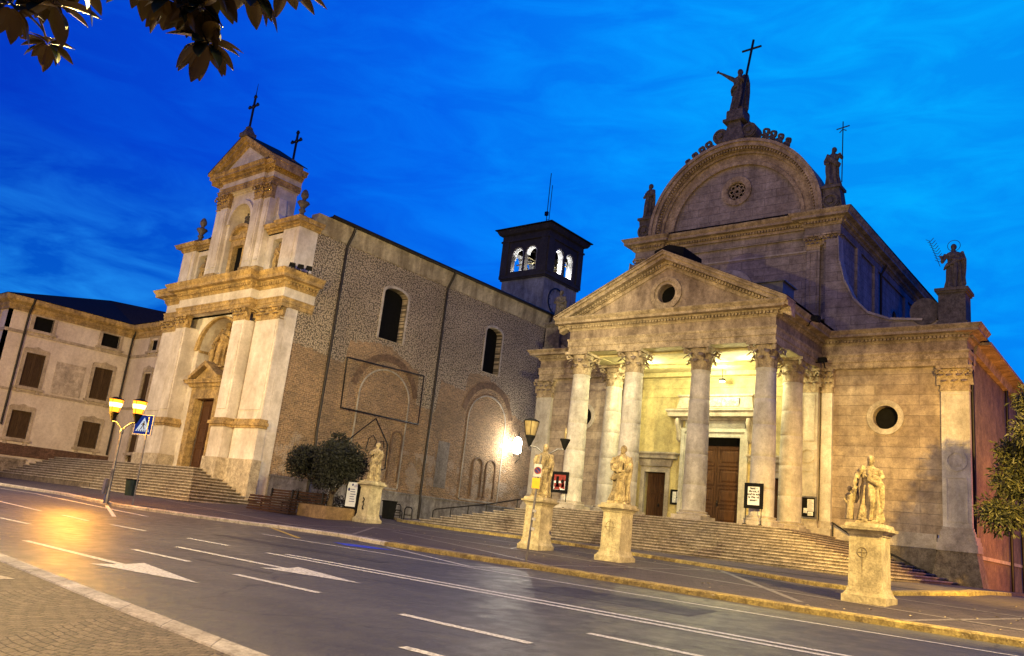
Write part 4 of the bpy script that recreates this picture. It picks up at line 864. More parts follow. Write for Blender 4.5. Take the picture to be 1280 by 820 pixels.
# blind arches, outlines and scars on the wall
def outline(pts, w, name, mat, d=.04, closed=False):
    mb = MB(); mb.tube([(OW-.03+d*.5, y, z) for y, z in pts], w, 6); return mb.build(name, mat, oc)
PALE = stone('pale_mortar_line', (.50, .45, .38), dirty=.4)
for (a, b_, z0_, zs) in ((28.85, 32.75, 1.4, 6.2), (37.9, 41.7, 1.4, 6.4)):
    mb = MB(); mb.ringprism(archhole(a, b_, z0_, zs, 1.75, 20), archhole(a+.09, b_-.09, z0_-.1, zs, 1.66, 20), mS, -.035, .0); mb.build('blind_arch', PALE, oc)
BRK = stone('arch_brick', (.30, .19, .11), dirty=.8, block=(.1, .3), jdark=.6)
for (a, b_, z0_, zs, r) in ((38.9, 39.9, 1.6, 3.6, .5), (40.2, 41.2, 1.6, 3.6, .5), (31.7, 32.6, 1.8, 4.2, .45)):
    mb = MB(); q = [(a, z0_)] + list(reversed(arcpts((a+b_)/2, zs, (b_-a)/2, 0, 180, 12))) + [(b_, z0_)]; q2 = [(a+.1, z0_)] + list(reversed(arcpts((a+b_)/2, zs, (b_-a)/2-.1, 0, 180, 12))) + [(b_-.1, z0_)]
    mb.ringprism(q, q2, mS, -.06, 0, closed=False); mb.build('blind_arch', BRK, oc)
for (c, zs, r0, r1) in ((30.8, 6.2, 2.2, 2.6), (39.8, 6.4, 2.2, 2.6)):
    mb = MB(); mb.ringprism(arcpts(c, zs, r1, 12, 168, 24), arcpts(c, zs, r0, 12, 168, 24), mS, -.018, 0, closed=False); mb.build('relieving_arch', BRK, oc)
mb = MB(); mb.panel(rect(35.6, 36.6, 1.8, 4.6), [], mS, 0); mb.v = [(x+.012, y, z) for x, y, z in mb.v]; mb.build('plaster_patch', stone('grey_patch', (.32, .29, .26), dirty=.7), oc)
bf = MB(); bf.tube([(OW+.12, y, z) for y, z in ((27.6, 7.95), (33.5, 8.15), (33.55, 5.25), (27.7, 5.2), (27.6, 7.95))], .05, 4)
o = solo(bf, 'banner_frame', MT['iron'], 'thin black rectangular frame fixed to the brick side wall', 'frame')
bf = MB(); bf.tube([(OW+.08, y, z) for y, z in ((28.4, 3.4), (29.0, 3.95), (30.3, 5.05), (31.45, 3.75), (31.5, 2.4), (31.0, 2.2))], .04, 4); bf.tube([(OW+.08, y, z) for y, z in ((29.9, 3.2), (30.0, 3.9), (30.3, 4.1), (30.6, 3.8), (30.5, 3.5))], .025, 4); bf.tube([(OW+.08, y, z) for y, z in ((30.8, 3.0), (30.85, 3.8), (31.1, 3.9), (31.2, 3.5))], .025, 4)
solo(bf, 'wall_cable', MT['iron'], 'black cable shaped like a small gable under the rectangular frame', 'cable')
# putlog holes and iron ties
random.seed(4)
# --- baroque front (its points are scaled about the eye by the factor below)
MB.S = FS = .9634
FP = MT['facade']; FT = MT['facadetrim']
def fpanel(x0, x1, y, z0, z1, holes, name, mat, depth=.5, rim=None):
    mb = MB(); mb.panel(rect(x0, x1, z0, z1), holes, mY(y), depth, rim=rim); return mb.build(name, mat, oc)
XL, XR = OC-6.12, OC+6.08
# body of lower front, with doorway and niche
dx0, dx1 = OC-1.12, OC+1.12
nich = archhole(OC-2.05, OC+2.05, 6.0, 8.0, 1.85, 20)
mb = MB(); outer = [(XL, 1.2), (dx0, 1.2), (dx0, 5.25), (dx1, 5.25), (dx1, 1.2), (XR, 1.2), (XR, 10.0), (XL, 10.0)]; mb.panel(outer, [nich], mY(OF), .95, rim=.6); mb.build('front_wall', FP, oc)
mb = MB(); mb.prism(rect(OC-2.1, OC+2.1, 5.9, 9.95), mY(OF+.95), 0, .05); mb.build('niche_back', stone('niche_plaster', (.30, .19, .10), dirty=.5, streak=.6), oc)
mb = MB(); mb.box(OC+5, OC+6.1, OF+.03, 24.98, -.8, 11.9); mb.box(OC+5.6, OC+6.095, OF-.34, OF+.02, -.8, 10); mb.build('corner_pier', FP, oc)
# piers and pilasters (inner pair stands further forward)
def opil(x0, x1, y, z0, z1, zc, mat=FP, steps=((.0, .55, .16), (.55, 2.2, .05), (2.2, 2.75, .16))):
    mb = MB(); mb.box(x0, x1, y, OF+.02, 3.9, z1)
    mb.box(x0+.14, x1-.14, y-.05, y, 4.4, z1-.25)
    mb.build('pilaster', mat, oc)
    mb = MB(); mb.box(x0-.05, x1+.05, y-.05, OF+.02, z0, 3.45); mb.build('pedestal', FP, oc); mb = MB(); mb.box(x0-.14, x1+.14, y-.14, OF+.02, 3.45, 3.58); mb.box(x0-.22, x1+.22, y-.22, OF+.02, 3.58, 3.75); mb.box(x0-.1, x1+.1, y-.1, OF+.02, 3.75, 3.92); mb.build('pedestal_ledge', FT, oc)
    mb = MB(); mb.box(x0-.16, x1+.16, y-.16, OF+.02, z0-1.9, z0+.55); mb.build('pilaster_plinth', stone('worn_plinth', (.68, .58, .42), dirty=.6, streak=.5, dscale=3) if not bpy.data.materials.get('worn_plinth') else bpy.data.materials['worn_plinth'], oc)
    mb = MB(); capital(mb, (x0+x1)/2, y-.02, z1, zc-z1, 0, flat=(x1-x0, .3)); mb.build('pilaster_capital', FT, oc)
for s in (-1, 1):
    a, b_ = sorted((OC+s*3.95, OC+s*6.08)); opil(a, b_, OF-.38, 1.3, 9.3, 9.98)
    a, b_ = sorted((OC+s*2.5, OC+s*3.62)); opil(a, b_, OF-.85, 1.3, 9.3, 9.98)
ep = [(XR+.02, OF+1.6), (XR+.02, OF-.36), (OC+3.75, OF-.36), (OC+3.75, OF-.85), (OC-3.75, OF-.85), (OC-3.75, OF-.36), (XL, OF-.36), (XL, OF+2)]
ep = ep[::-1]
mb = MB(); mb.molding(ep, archi(9.98, .5, .14)); mb.build('architrave', FT, oc)
mb = MB(); mb.molding(ep, [(0, 10.47), (.04, 10.47), (.04, 11.02), (0, 11.02)]); mb.build('frieze', FP, oc)
cornice(oc, ep, 11.0, .85, .78, FT, 'main_cornice', .12)
mb = MB(); mb.box(XL+.1, XR-.05, OF-.3, OF+1.5, 10, 11.85); mb.box(OC-3.7, OC+3.7, OF-.8, OF, 10.0, 11.83); mb.build('front_head', FP, oc)
# doorway
panel_door(OC-1.0, OC+1.0, OF+.35, 1.25, 5.1, oc, (.3, .3, .33))
mb = MB(); mb.ringprism([(OC-1.55, 1.2), (OC-1.55, 5.75), (OC+1.55, 5.75), (OC+1.55, 1.2)], [(OC-1.02, 1.2), (OC-1.02, 5.1), (OC+1.02, 5.1), (OC+1.02, 1.2)], mY(OF), -.2, .3, closed=False)
mb.molding([(OC-1.7, OF), (OC-1.7, OF-.25), (OC+1.7, OF-.25), (OC+1.7, OF)], corn(5.75, .4, .35)); mb.build('door_frame', FT, oc)
mb = MB()
for s in (-1, 1): mb.hexa([(OC+s*1.5, OF-.62, 6.15), (OC, OF-.62, 6.95), (OC, OF, 6.95), (OC+s*1.5, OF, 6.15)], [(OC+s*1.5, OF-.62, 6.35), (OC, OF-.62, 7.2), (OC, OF, 7.2), (OC+s*1.5, OF, 6.35)])
mb.prism([(OC-1.3, 6.15), (OC+1.3, 6.15), (OC, 6.95)], mY(OF-.3), 0, .3); mb.build('door_pediment', FT, oc)
mb = MB(); mb.ringprism(archhole(OC-2.35, OC+2.35, 6.0, 8.0, 1.94, 20)[1:], archhole(OC-2.04, OC+2.04, 6.0, 8.0, 1.84, 20)[1:], mY(OF), -.14, .05, closed=False)
mb.box(OC-2.04, OC-1.96, OF+.02, OF+.94, 7.9, 8.05); mb.box(OC+1.96, OC+2.04, OF+.02, OF+.94, 7.9, 8.05); mb.box(OC-1.3, OC+1.3, OF+.1, OF+.94, 6.02, 6.9); mb.build('niche_frame', FT, oc)
# ---- upper storey
UB = OF+.2
wn = archhole(OC-1.15, OC+1.15, 12.3, 15.7, 1.15, 16)
fpanel(OC-2.8, OC+2.8, UB-.35, 11.85, 17.9, [wn], 'upper_wall', FP, .8, .6)
mb = MB(); mb.prism(rect(OC-1.25, OC+1.25, 12.0, 17.2), mY(UB+.45), 0, .05); mb.build('niche_back', FP, oc)
# window in the upper niche
mb = MB(); mb.prism(rect(OC-.52, OC+.52, 12.3, 14.3), mY(UB+.12), 0, .04); w = mb.build('upper_window', MT['void'], oc)
mb = MB(); mb.ringprism(rect(OC-.85, OC+.85, 11.9, 14.7), rect(OC-.52, OC+.52, 12.2, 14.3), mY(UB-.05), -.15, .4)
mb.box(OC-1.0, OC+1.0, UB-.28, UB+.4, 14.7, 14.95)
mb.ringprism(arcpts(OC, 14.95, 1.05, 0, 180, 16, .75), arcpts(OC, 14.95, .85, 0, 180, 16, .55), mY(UB-.1), -.15, .4, closed=False); mb.prism(arcpts(OC, 14.95, .9, 0, 180, 16, .6), mY(UB), 0, .3); mb.build('window_surround', FT, w)
mb = MB(); mb.ringprism(archhole(OC-1.38, OC+1.38, 12.3, 15.7, 1.38, 16)[1:], archhole(OC-1.15, OC+1.15, 12.3, 15.7, 1.15, 16)[1:], mY(UB-.35), -.12, .03, closed=False); mb.build('upper_arch', FP, oc)
for s in (-1, 1):
    for (o0, o1, d) in ((1.42, 2.12, .58), (2.2, 2.82, .45)):
        a, b_ = sorted((OC+s*o0, OC+s*o1)); y = UB-d
        mb = MB(); mb.box(a, b_, y, UB, 12.6, 16.85); mb.box(a+.12, b_-.12, y-.04, y, 13.0, 16.6); mb.build('upper_pilaster', FP, oc)
        mb = MB(); mb.box(a-.07, b_+.07, y-.08, UB, 11.85, 12.35); mb.box(a-.12, b_+.12, y-.13, UB, 12.35, 12.6); mb.build('upper_base', FT, oc)
        mb = MB(); capital(mb, (a+b_)/2, y-.02, 16.85, .85, 0, flat=(b_-a, .3)); mb.build('upper_capital', FT, oc)
    # low side bays
    a, b_ = sorted((OC+s*2.8, OC+s*6.0))
    fpanel(a, b_, UB-.1, 11.85, 14.6, [rect(*(sorted((OC+s*3.45, OC+s*4.4))), 12.35, 14.2)], 'side_bay', FP, .4, .6)
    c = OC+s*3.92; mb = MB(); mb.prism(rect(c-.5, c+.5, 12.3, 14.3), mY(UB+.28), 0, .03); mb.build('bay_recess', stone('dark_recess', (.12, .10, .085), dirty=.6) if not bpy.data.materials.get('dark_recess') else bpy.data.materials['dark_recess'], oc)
    a, b_ = sorted((OC+s*4.62, OC+s*6.09)); mb = MB(); mb.box(a, b_, UB-.32, UB+.9, 12.0, 14.55); mb.box(a+.3, b_-.3, UB-.38, UB-.3, 12.2, 14.4); mb.build('bay_pier', FP, oc)
    mb = MB(); mb.box(a-.1, b_+.1, UB-.4, UB+.95, 11.85, 12.15); mb.build('bay_base', FT, oc)
    p = [(OC+2.9, UB-.15), (OC+4.58, UB-.15), (OC+4.58, UB-.34), (OC+6.12, UB-.34), (OC+6.12, UB+1.0)]
    if s < 0: p = [(2*OC-x, y) for x, y in p][::-1]
    cornice(oc, p, 14.55, .45, .45, FT, 'bay_cornice', .08)
    mb = MB(); a, b_ = sorted((OC+s*2.85, OC+s*6.08)); mb.box(a, b_, UB-.1, UB+.95, 14.5, 15.02); mb.build('bay_head', FT, oc)
    # curved buttress wall up to the upper storey
    pts = [(OC+s*2.75, 15.0), (OC+s*4.3, 15.0), (OC+s*3.6, 15.25), (OC+s*3.15, 15.9), (OC+s*3.0, 16.9), (OC+s*2.75, 17.0)]
    mb = MB(); mb.prism(pts, mY(UB+.05), 0, .5); mb.build('volute_wall', FP, oc)
up_ = [(OC-2.86, UB+1.4), (OC-2.86, UB-.5), (OC-2.16, UB-.5), (OC-2.16, UB-.68), (OC+2.16, UB-.68), (OC+2.16, UB-.5), (OC+2.86, UB-.5), (OC+2.86, UB+1.4)]
mb = MB(); mb.molding(up_, archi(17.68, .35, .1)); mb.build('upper_architrave', FT, oc)
mb = MB(); mb.molding(up_, [(0, 18.02), (.03, 18.02), (.03, 18.4), (0, 18.4)]); mb.build('upper_frieze', FP, oc)
cornice(oc, up_, 18.38, .55, .55, FT, 'upper_cornice', .09)
mb = MB(); mb.box(OC-2.82, OC+2.82, UB-.46, UB+1.36, 17.6, 18.92); mb.box(OC-2.12, OC+2.12, UB-.64, UB-.44, 17.7, 18.9); mb.box(OC-2.78, OC-2.3, UB-.3, UB+1.3, 11.85, 17.7); mb.box(OC+2.3, OC+2.78, UB-.3, UB+1.3, 11.85, 17.7); mb.box(OC-2.75, OC+2.75, UB+1.1, UB+1.3, 11.85, 17.7); mb.build('upper_head', FP, oc)
PB_ = 18.95; PA_ = 21.0; PWd = 3.38
mb = MB(); mb.prism([(OC-2.5, PB_), (OC+2.5, PB_), (OC, PA_-.45)], mY(UB-.72), 0, .4); mb.build('gable_tympanum', FP, oc)
mb = MB()
for s in (-1, 1): 
    for (o0, o1, yf) in ((-.55, -.3, UB-.85), (-.3, -.08, UB-1.05), (-.08, .06, UB-1.22)):
        mb.hexa([(OC+s*PWd, yf, PB_+.1+o0), (OC, yf, PA_+o0), (OC, UB+1, PA_+o0), (OC+s*PWd, UB+1, PB_+.1+o0)], [(OC+s*PWd, yf, PB_+.1+o1), (OC, yf, PA_+o1), (OC, UB+1, PA_+o1), (OC+s*PWd, UB+1, PB_+.1+o1)])
mb.build('gable_raking_cornice', FT, oc)
mb = MB()
for s in (-1, 1): mb.hexa([(OC+s*PWd, UB-1.24, PB_+.17), (OC, UB-1.24, PA_+.07), (OC, UB+1.3, PA_+.07), (OC+s*PWd, UB+1.3, PB_+.17)], [(OC+s*PWd, UB-1.24, PB_+.21), (OC, UB-1.24, PA_+.12), (OC, UB+1.3, PA_+.12), (OC+s*PWd, UB+1.3, PB_+.21)])
mb.build('gable_roof', MT['roof'], oc)
# finials and crosses
def finial(x, y, z, h=1.9):
    mb = MB(); k = h/1.9; mb.box(x-.38*k, x+.38*k, y-.38*k, y+.38*k, z, z+.18*k); mb.taper(x, y, z+.18*k, z+.45*k, .34*k, .34*k, .2*k, .2*k)
    mb.lathe([(r*k, z+zz*k) for r, zz in ((.14, .45), (.12, .6), (.2, .72), (.12, .82), (.16, .9), (.34, 1.14), (.30, 1.2), (.12, 1.26), (.1, 1.36), (.2, 1.5), (.2, 1.66), (.12, 1.84), (.02, 1.92))], x, y, 12); mb.build('urn_finial', MT['darkstatue'], oc)
finial(OC+5.3, UB+.15, 15.0, 2.0); finial(OC-5.3, UB+.15, 15.0, 2.0)
def cross(x, y, z, h, w, ped=.7, rod=0):
    mb = MB(); mb.box(x-.36, x+.36, y-.36, y+.36, z, z+ped*.35); mb.taper(x, y, z+ped*.35, z+ped*.75, .3, .3, .16, .16); mb.lathe([(.2, z+ped*.75), (.22, z+ped*.85), (.1, z+ped)], x, y, 12); o = mb.build('cross_base', MT['darkstatue'], oc)
    mb = MB(); a = z+ped; mb.box(x-.05, x+.05, y-.05, y+.05, a, a+h); zc = a+h*.68; mb.box(x-w/2, x+w/2, y-.045, y+.045, zc-.05, zc+.05)
    for (px, pz) in ((x-w/2, zc), (x+w/2, zc), (x, a+h)): mb.ball((px-.06, y, pz), .085, 6, 5); mb.ball((px+.06, y, pz), .085, 6, 5); mb.ball((px, y, pz+.07), .085, 6, 5)
    mb.ball((x, y, zc), .12, 8, 6)
    if rod: mb.tube([(x, y, a+h), (x, y, a+h+rod)], [.03, .012], 5)
    mb.build('cross', MT['iron'], o)
cross(OC, UB-1.0, 20.9, 2.0, .8, .75, .9); cross(OC+2.75, UB+.6, 18.9, 1.75, .8, .7); cross(OC-2.6, UB+.6, 18.9, .6, .35, .4)
# front steps, spreading to the left in front of the house terrace too
n_ = 12; top = 1.2; bot = -.56; tr = MB(); ri = MB()
for i in range(n_):
    t = i/(n_-1); z = top-(top-bot)*(i/n_); zn = top-(top-bot)*((i+1)/n_)-.02
    yf = 22.75-t*2.75; xr = OC+2.7+t*4.9; xl = -47.3+t*1.7; yl = 23.4-3.3*min(1, i/9.)
    if i < 10: e = [(xr, OF-.1), (xr, yf), (xl, yf), (-58.6, yl), (-58.6, 27.9), (xl, 27)]
    else: e = [(xr, OF-.1), (xr, yf), (-45.4, yf), (-45.4, 22), (xl, 27)] if i == 10 else [(xr, OF-.1), (xr, yf), (-45.9, yf), (-45.9, 22), (xl, 27)]
    inn = [(x-(.06 if k in (0, 1) else 0), y+(.05 if k in (1, 2, 3) else 0)) for k, (x, y) in enumerate(e)]
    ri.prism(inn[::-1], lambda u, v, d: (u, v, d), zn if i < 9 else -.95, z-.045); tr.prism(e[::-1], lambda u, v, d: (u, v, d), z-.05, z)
ri.build('stair_risers', stone('shaded_risers', (.27, .22, .16), dirty=.8, streak=.6, block=(1.7, 9), jdark=.4), oc)  # riser shade painted into the colour so the lit treads stand out
tr.build('stair_treads', stone('worn_treads', (.56, .49, .39), dirty=.6, streak=.1, dscale=3, block=(1.7, 9), jdark=.4), oc)
MB.S = 1.0
# ================================================================== BELL TOWER
TX0, TX1, TY0, TY1 = -44.2, -39.35, 49.6, 54.5
bt = thing('bell_tower', ((TX0+TX1)/2, (TY0+TY1)/2, -.4), 'dark brick bell tower with white-lit paired belfry arches and a clock', 'tower')
mb = MB(); mb.box(TX0+.15, TX1-.15, TY0+.15, TY1-.15, -.4, 20.2); mb.build('shaft', MT['towerw'], bt)
mb = MB(); mb.box(TX0-.08, TX1+.08, TY0-.08, TY1+.08, 20.2, 20.5); mb.box(TX0+.02, TX1-.02, TY0+.02, TY1-.02, 20.05, 20.2); mb.build('string_course', MT['towerd'], bt)
tcx, tcy = (TX0+TX1)/2, (TY0+TY1)/2
mb = MB(); hs = [archhole(c-.62, c+.62, 20.75, 22.3, .62, 10) for c in (-.72, .72)]
mapsT = (lambda u, z, d: (tcx+u, TY0+d, z), lambda u, z, d: (TX1-d, tcy+u, z), lambda u, z, d: (tcx+u, TY1-d, z), lambda u, z, d: (TX0+d, tcy+u, z))
for i, mp_ in enumerate(mapsT):
    w = (TX1-TX0)/2 if i % 2 == 0 else (TY1-TY0)/2
    mb = MB(); mb.panel(rect(-w, w, 20.5, 24.0), hs, mp_, .45); 
    mb.add([mp_(u, z, .45) for u, z in rect(-w+.45, -1.34, 20.5, 24)], [(0, 1, 2, 3)]); mb.add([mp_(u, z, .45) for u, z in rect(1.34, w-.45, 20.5, 24)], [(0, 1, 2, 3)])
    mb.build('belfry_wall', MT['towerd'], bt)
    mb = MB()
    for c in (-.72, .72):
        q = archhole(c-.62, c+.62, 20.75, 22.3, .62, 12); q2 = [(c+(u-c)*.84, 20.75+(z-20.75)*.955) for u, z in q]
        mb.ringprism(q[1:], q2[1:], mp_, .08, .55, closed=False)
    mb.build('arch_lining', stone('white_lining%d' % i, (.75, .74, .70), dirty=.2), bt)
    for k in (-1, 1): mb = MB(); mb.add([mp_(u, z, d) for d in (-.12, .02) for u, z in rect(k*(w-.35)-.35, k*(w-.35)+.35, 20.5, 23.5)], [(0,3,2,1),(4,5,6,7),(0,1,5,4),(1,2,6,5),(2,3,7,6),(3,0,4,7)]); mb.build('corner_pilaster', MT['towerd'], bt)
mb = MB(); mb.molding([(TX0, TY0), (TX1, TY0), (TX1, TY1), (TX0, TY1)], [(0, 23.4), (.15, 23.45), (.15, 23.6), (.06, 23.65), (.06, 24.0), (.3, 24.1), (.45, 24.35), (.45, 24.5), (0, 24.5)], closed=True); mb.build('tower_cornice', MT['towerd'], bt)
mb = MB(); e0 = .62; mb.hexa([(TX0-e0, TY0-e0, 24.5), (TX1+e0, TY0-e0, 24.5), (TX1+e0, TY1+e0, 24.5), (TX0-e0, TY1+e0, 24.5)], [(TX0-e0, TY0-e0, 24.58), (TX1+e0, TY0-e0, 24.58), (TX1+e0, TY1+e0, 24.58), (TX0-e0, TY1+e0, 24.58)])
mb.hexa([(TX0-e0, TY0-e0, 24.58), (TX1+e0, TY0-e0, 24.58), (TX1+e0, TY1+e0, 24.58), (TX0-e0, TY1+e0, 24.58)], [(tcx-.05, tcy-.05, 25.7), (tcx+.05, tcy-.05, 25.7), (tcx+.05, tcy+.05, 25.7), (tcx-.05, tcy+.05, 25.7)]); mb.build('tower_roof', MT['roof'], bt)
mb = MB(); mb.tube([(tcx, tcy, 25.6), (tcx, tcy, 30.6)], .035, 6); mb.tube([(tcx+.28, tcy, 25.6), (tcx+.28, tcy, 29.4)], .03, 6); mb.box(tcx-.2, tcx+.1, tcy-.1, tcy+.1, 26.6, 26.95); mb.tube([(tcx, tcy, 26.2), (tcx+.28, tcy, 26.2)], .02, 5); mb.build('antenna', MT['iron'], bt)
mb = MB(); cc_ = (51.6, 18.4)
mp_ = lambda u, z, d: (TX1-.15-d, u, z)
mb.ringprism(circ(*cc_, 1.15, 36), circ(*cc_, 1.02, 36), mp_, -.06, 0)
for k in range(12):
    a = 2*math.pi*k/12; mb.add([mp_(cc_[0]+r*math.sin(a)+q*math.cos(a), cc_[1]+r*math.cos(a)-q*math.sin(a), -.03) for r, q in ((.8, -.03), (.98, -.03), (.98, .03), (.8, .03))], [(0, 1, 2, 3)])
for a, ln, w in ((R(150), .78, .035), (R(40), .5, .045)): mb.add([mp_(cc_[0]+r*math.sin(a)+q*math.cos(a), cc_[1]+r*math.cos(a)-q*math.sin(a), -.05) for r, q in ((-.12, -w), (ln, -w), (ln, w), (-.12, w))], [(0, 1, 2, 3)])
mb.build('clock', MT['iron'], bt)
mb = MB()
for (x, y) in ((tcx-1.0, tcy-.9), (tcx+1.0, tcy-.9), (tcx+.9, tcy+.9)):
    mb.lathe([(.55, 20.75), (.50, 20.85), (.38, 21.1), (.3, 21.4), (.24, 21.6), (.1, 21.68), (.06, 21.9)], x, y, 16)
mb.tube([(TX0+.4, tcy-.9, 21.95), (TX1-.4, tcy-.9, 21.95)], .07, 6); mb.tube([(TX0+.4, tcy+.9, 21.95), (TX1-.4, tcy+.9, 21.95)], .07, 6); mb.tube([(tcx, TY0+.4, 22.1), (tcx, TY1-.4, 22.1)], .07, 6)
mb.build('bell', plain('bronze', (.25, .2, .1), .4, .7), bt)
mb = MB()
for (x, y) in ((tcx-1.5, TY0+.8), (tcx+1.5, TY0+.8), (TX1-.8, tcy+1.5), (TX1-.8, tcy-1.2)): mb.box(x-.12, x+.12, y-.12, y+.12, 20.55, 20.7)
mb.build('belfry_lamp', MT['belfglass'], bt)
for (x, y) in ((tcx-.9, TY0+.75), (tcx+.9, TY0+.75), (TX1-.75, tcy+1.0), (TX1-.75, tcy-.9)): lamp('belfry_light', (x, y, 20.95), 160, (.92, .96, 1), .08)
# ================================================================== HOUSE ON THE LEFT
HX = -56.57; HYo = 17.9; HYi = 26.0
hs_ = thing('terraced_house', (HX-8, 24, 1.1), 'pale plaster house with dark hipped roof and shuttered windows left of the old church', 'house')
HP = MT['house']; HT = MT['housetrim']
winS = []
def windows(mapf, us, root):
    for (u, w) in us:
        for (za_, zb_, kind) in ((8.88, 9.75, 'attic_window'), (5.25, 7.38, 'window'), (2.0, 3.7, 'window')):
            mb = MB(); mb.ringprism(rect(u-w/2-.2, u+w/2+.2, za_-.05, zb_+.22), rect(u-w/2, u+w/2, za_, zb_), mapf, -.06, .1); mb.add([mapf(a, b, d) for d in (-.14, .02) for a, b in rect(u-w/2-.32, u+w/2+.32, za_-.2, za_-.06)], [(0,3,2,1),(4,5,6,7),(0,1,5,4),(1,2,6,5),(2,3,7,6),(3,0,4,7)])
            for k in (-1, 1): mb.add([mapf(a, b, d) for d in (-.1, .02) for a, b in rect(u+k*w*.5-.09, u+k*w*.5+.09, za_-.42, za_-.2)], [(0,3,2,1),(4,5,6,7),(0,1,5,4),(1,2,6,5),(2,3,7,6),(3,0,4,7)])
            if kind == 'window': mb.prism([(u-w/2-.22, zb_+.2), (u+w/2+.22, zb_+.2), (u+w/2+.1, zb_+.32), (u+.3, zb_+.33), (u, zb_+.45), (u-.3, zb_+.33), (u-w/2-.1, zb_+.32)], mapf, -.08, .02)
            o = mb.build(kind, HT, root)
            mb = MB()
            if kind == 'window':
                for k in (-1, 1):
                    a, b = sorted((u, u+k*w/2)); mb.ringprism(rect(a+.01, b-.01, za_, zb_), rect(a+.07, b-.07, za_+.08, zb_-.08), mapf, .06, .12)
                    nz_ = int((zb_-za_-.16)/.07)
                    for q in range(nz_): zz_ = za_+.08+.07*q; mb.add([mapf(a+.07, zz_, .08), mapf(b-.07, zz_, .08), mapf(b-.07, zz_+.065, .12), mapf(a+.07, zz_+.065, .12)], [(0, 1, 2, 3)])
                mb.build('shutter', MT['shutter'], o); mb = MB(); mb.prism(rect(u-w/2-.05, u+w/2+.05, za_-.05, zb_+.05), mapf, .16, .2); mb.build('pane', MT['void'], o)
            else: mb.prism(rect(u-w/2, u+w/2, za_, zb_), mapf, .15, .18); mb.build('pane', MT['dark'], o)
wu = ((20.03, 1.15), (24.4, 1.2))
mS2 = mX(HX); holes = [rect(u-w/2, u+w/2, a, b) for u, w in wu for a, b in ((8.88, 9.75), (5.25, 7.38), (2.0, 3.7))]
mb = MB(); mb.panel(rect(HYo, HYi, -.8, 9.9), holes, mS2, .25); mb.build('wall', HP, hs_)
mI = mY(HYi); holes = [rect(-54.05, -53.1, 8.88, 9.6), rect(-54.1, -53.0, 5.4, 7.3)]
mb = MB(); outer = [(HX, 1.15), (-54.15, 1.15), (-54.15, 3.15), (-52.5, 3.15), (-52.5, 1.15), (-48, 1.15), (-48, 9.9), (HX, 9.9)]; mb.panel(outer, holes, mI, .25); mb.build('wall', HP, hs_)
mO = mY(HYo); mb = MB(); mb.panel(rect(-75, HX, -.9, 9.9), [rect(-58.8, -57.9, 8.88, 9.75)], mO, .2); mb.build('wall', HP, hs_)
windows(mS2, wu, hs_)
windows(mI, ((-53.57, .95),), hs_)
windows(mO, ((-58.6, 1.1),), hs_)
mb = MB(); mb.prism(rect(-54.1, -52.55, 1.15, 3.1), mY(HYi+.15), 0, .05); d_ = mb.build('house_door', MT['shutter'], hs_); mb = MB(); mb.box(-53.4, -53.3, HYi+.08, HYi+.15, 2.0, 2.2); mb.build('handle', MT['iron'], d_)
mb = MB(); mb.panel(rect(21.4, 23.2, 5.15, 7.15), [], mS2, 0); mb.v = [(x+.01, y, z) for x, y, z in mb.v]; mb.ringprism(rect(21.35, 23.25, 5.1, 7.2), rect(21.42, 23.18, 5.17, 7.13), mS2, -.02, 0); mb.build('faded_panel', stone('faded_fresco', (.66, .55, .44), dirty=.4, dscale=3), hs_)
hp = [(HX-18, HYo), (HX, HYo), (HX, HYi), (-48, HYi)]
mb = MB(); mb.molding(hp, [(0, 9.85), (.1, 9.85), (.1, 10.0), (.18, 10.1), (.18, 10.25), (.45, 10.4), (.5, 10.55), (.5, 10.7), (0, 10.7)]); mb.build('house_cornice', MT['facadetrim'], hs_)
mb = MB(); mb.molding(hp, [(0, 8.45), (.05, 8.45), (.05, 8.65), (0, 8.65)]); mb.molding(hp, [(0, 4.85), (.05, 4.85), (.05, 5.0), (0, 5.0)]); mb.build('string_course', HT, hs_)
mb = MB(); mb.panel(rect(HYo, HYi, .9, 1.62), [], mX(HX+.04), .1, rim=.1); mb.build('brick_base', MT['brickp'], hs_)
mb = MB(); z_ = 10.72; p_ = [(HX+.55, HYo-.55), (HX+.55, HYi-.55), (-48, HYi-.55), (-48, 36), (HX-20, 36), (HX-20, HYo-.55)]
mb.add([(x, y, z_) for x, y in p_] + [(HX-4.0, 25.5, 12.9), (HX-14, 25.5, 12.9), (-53, 31, 11.9)], [(0, 1, 6), (1, 2, 8, 6), (2, 3, 8), (5, 0, 6, 7), (3, 4, 7, 6, 8), (4, 5, 7)]); mb.build('roof', MT['roof'], hs_)
for (u, f) in ((19.0, 0), (25.8, 1)):
    mb = MB(); mb.tube([(HX+.55, u, 10.7), (HX+.45, u, 10.4), (HX+.14, u, 9.8), (HX+.12, u, 9.0), (HX+.12, u, 1.7 if f else 2.7)], .07, 8); mb.build('downpipe', MT['copper'], hs_)
bk_ = thing('rear_building', (-50, 34, 1), 'dim grey building seen between the house roof and old church', 'building')
mb = MB(); mb.box(-60, -46, 33, 40, 1, 12.8); mb.build('wall', MT['towerw'], bk_); mb = MB(); mb.box(-60.3, -45.8, 32.7, 40.3, 12.8, 12.95); mb.build('roof', MT['roof'], bk_); mb = MB(); mb.tube([(-56.5, 32.9, 12.8), (-56.5, 32.9, 8)], .08, 6); mb.build('downpipe', MT['copper'], bk_)
rw = thing('retaining_wall', (HX, 17, -.6), 'low rough retaining wall under the terrace at the far left', 'wall')
mb = MB(); mb.box(HX-.3, HX+.1, 12.0, 20.9, -.9, .72); mb.build('wall_face', stone('rough_retaining', (.42, .35, .28), dirty=.9, streak=.6, dscale=2), rw)
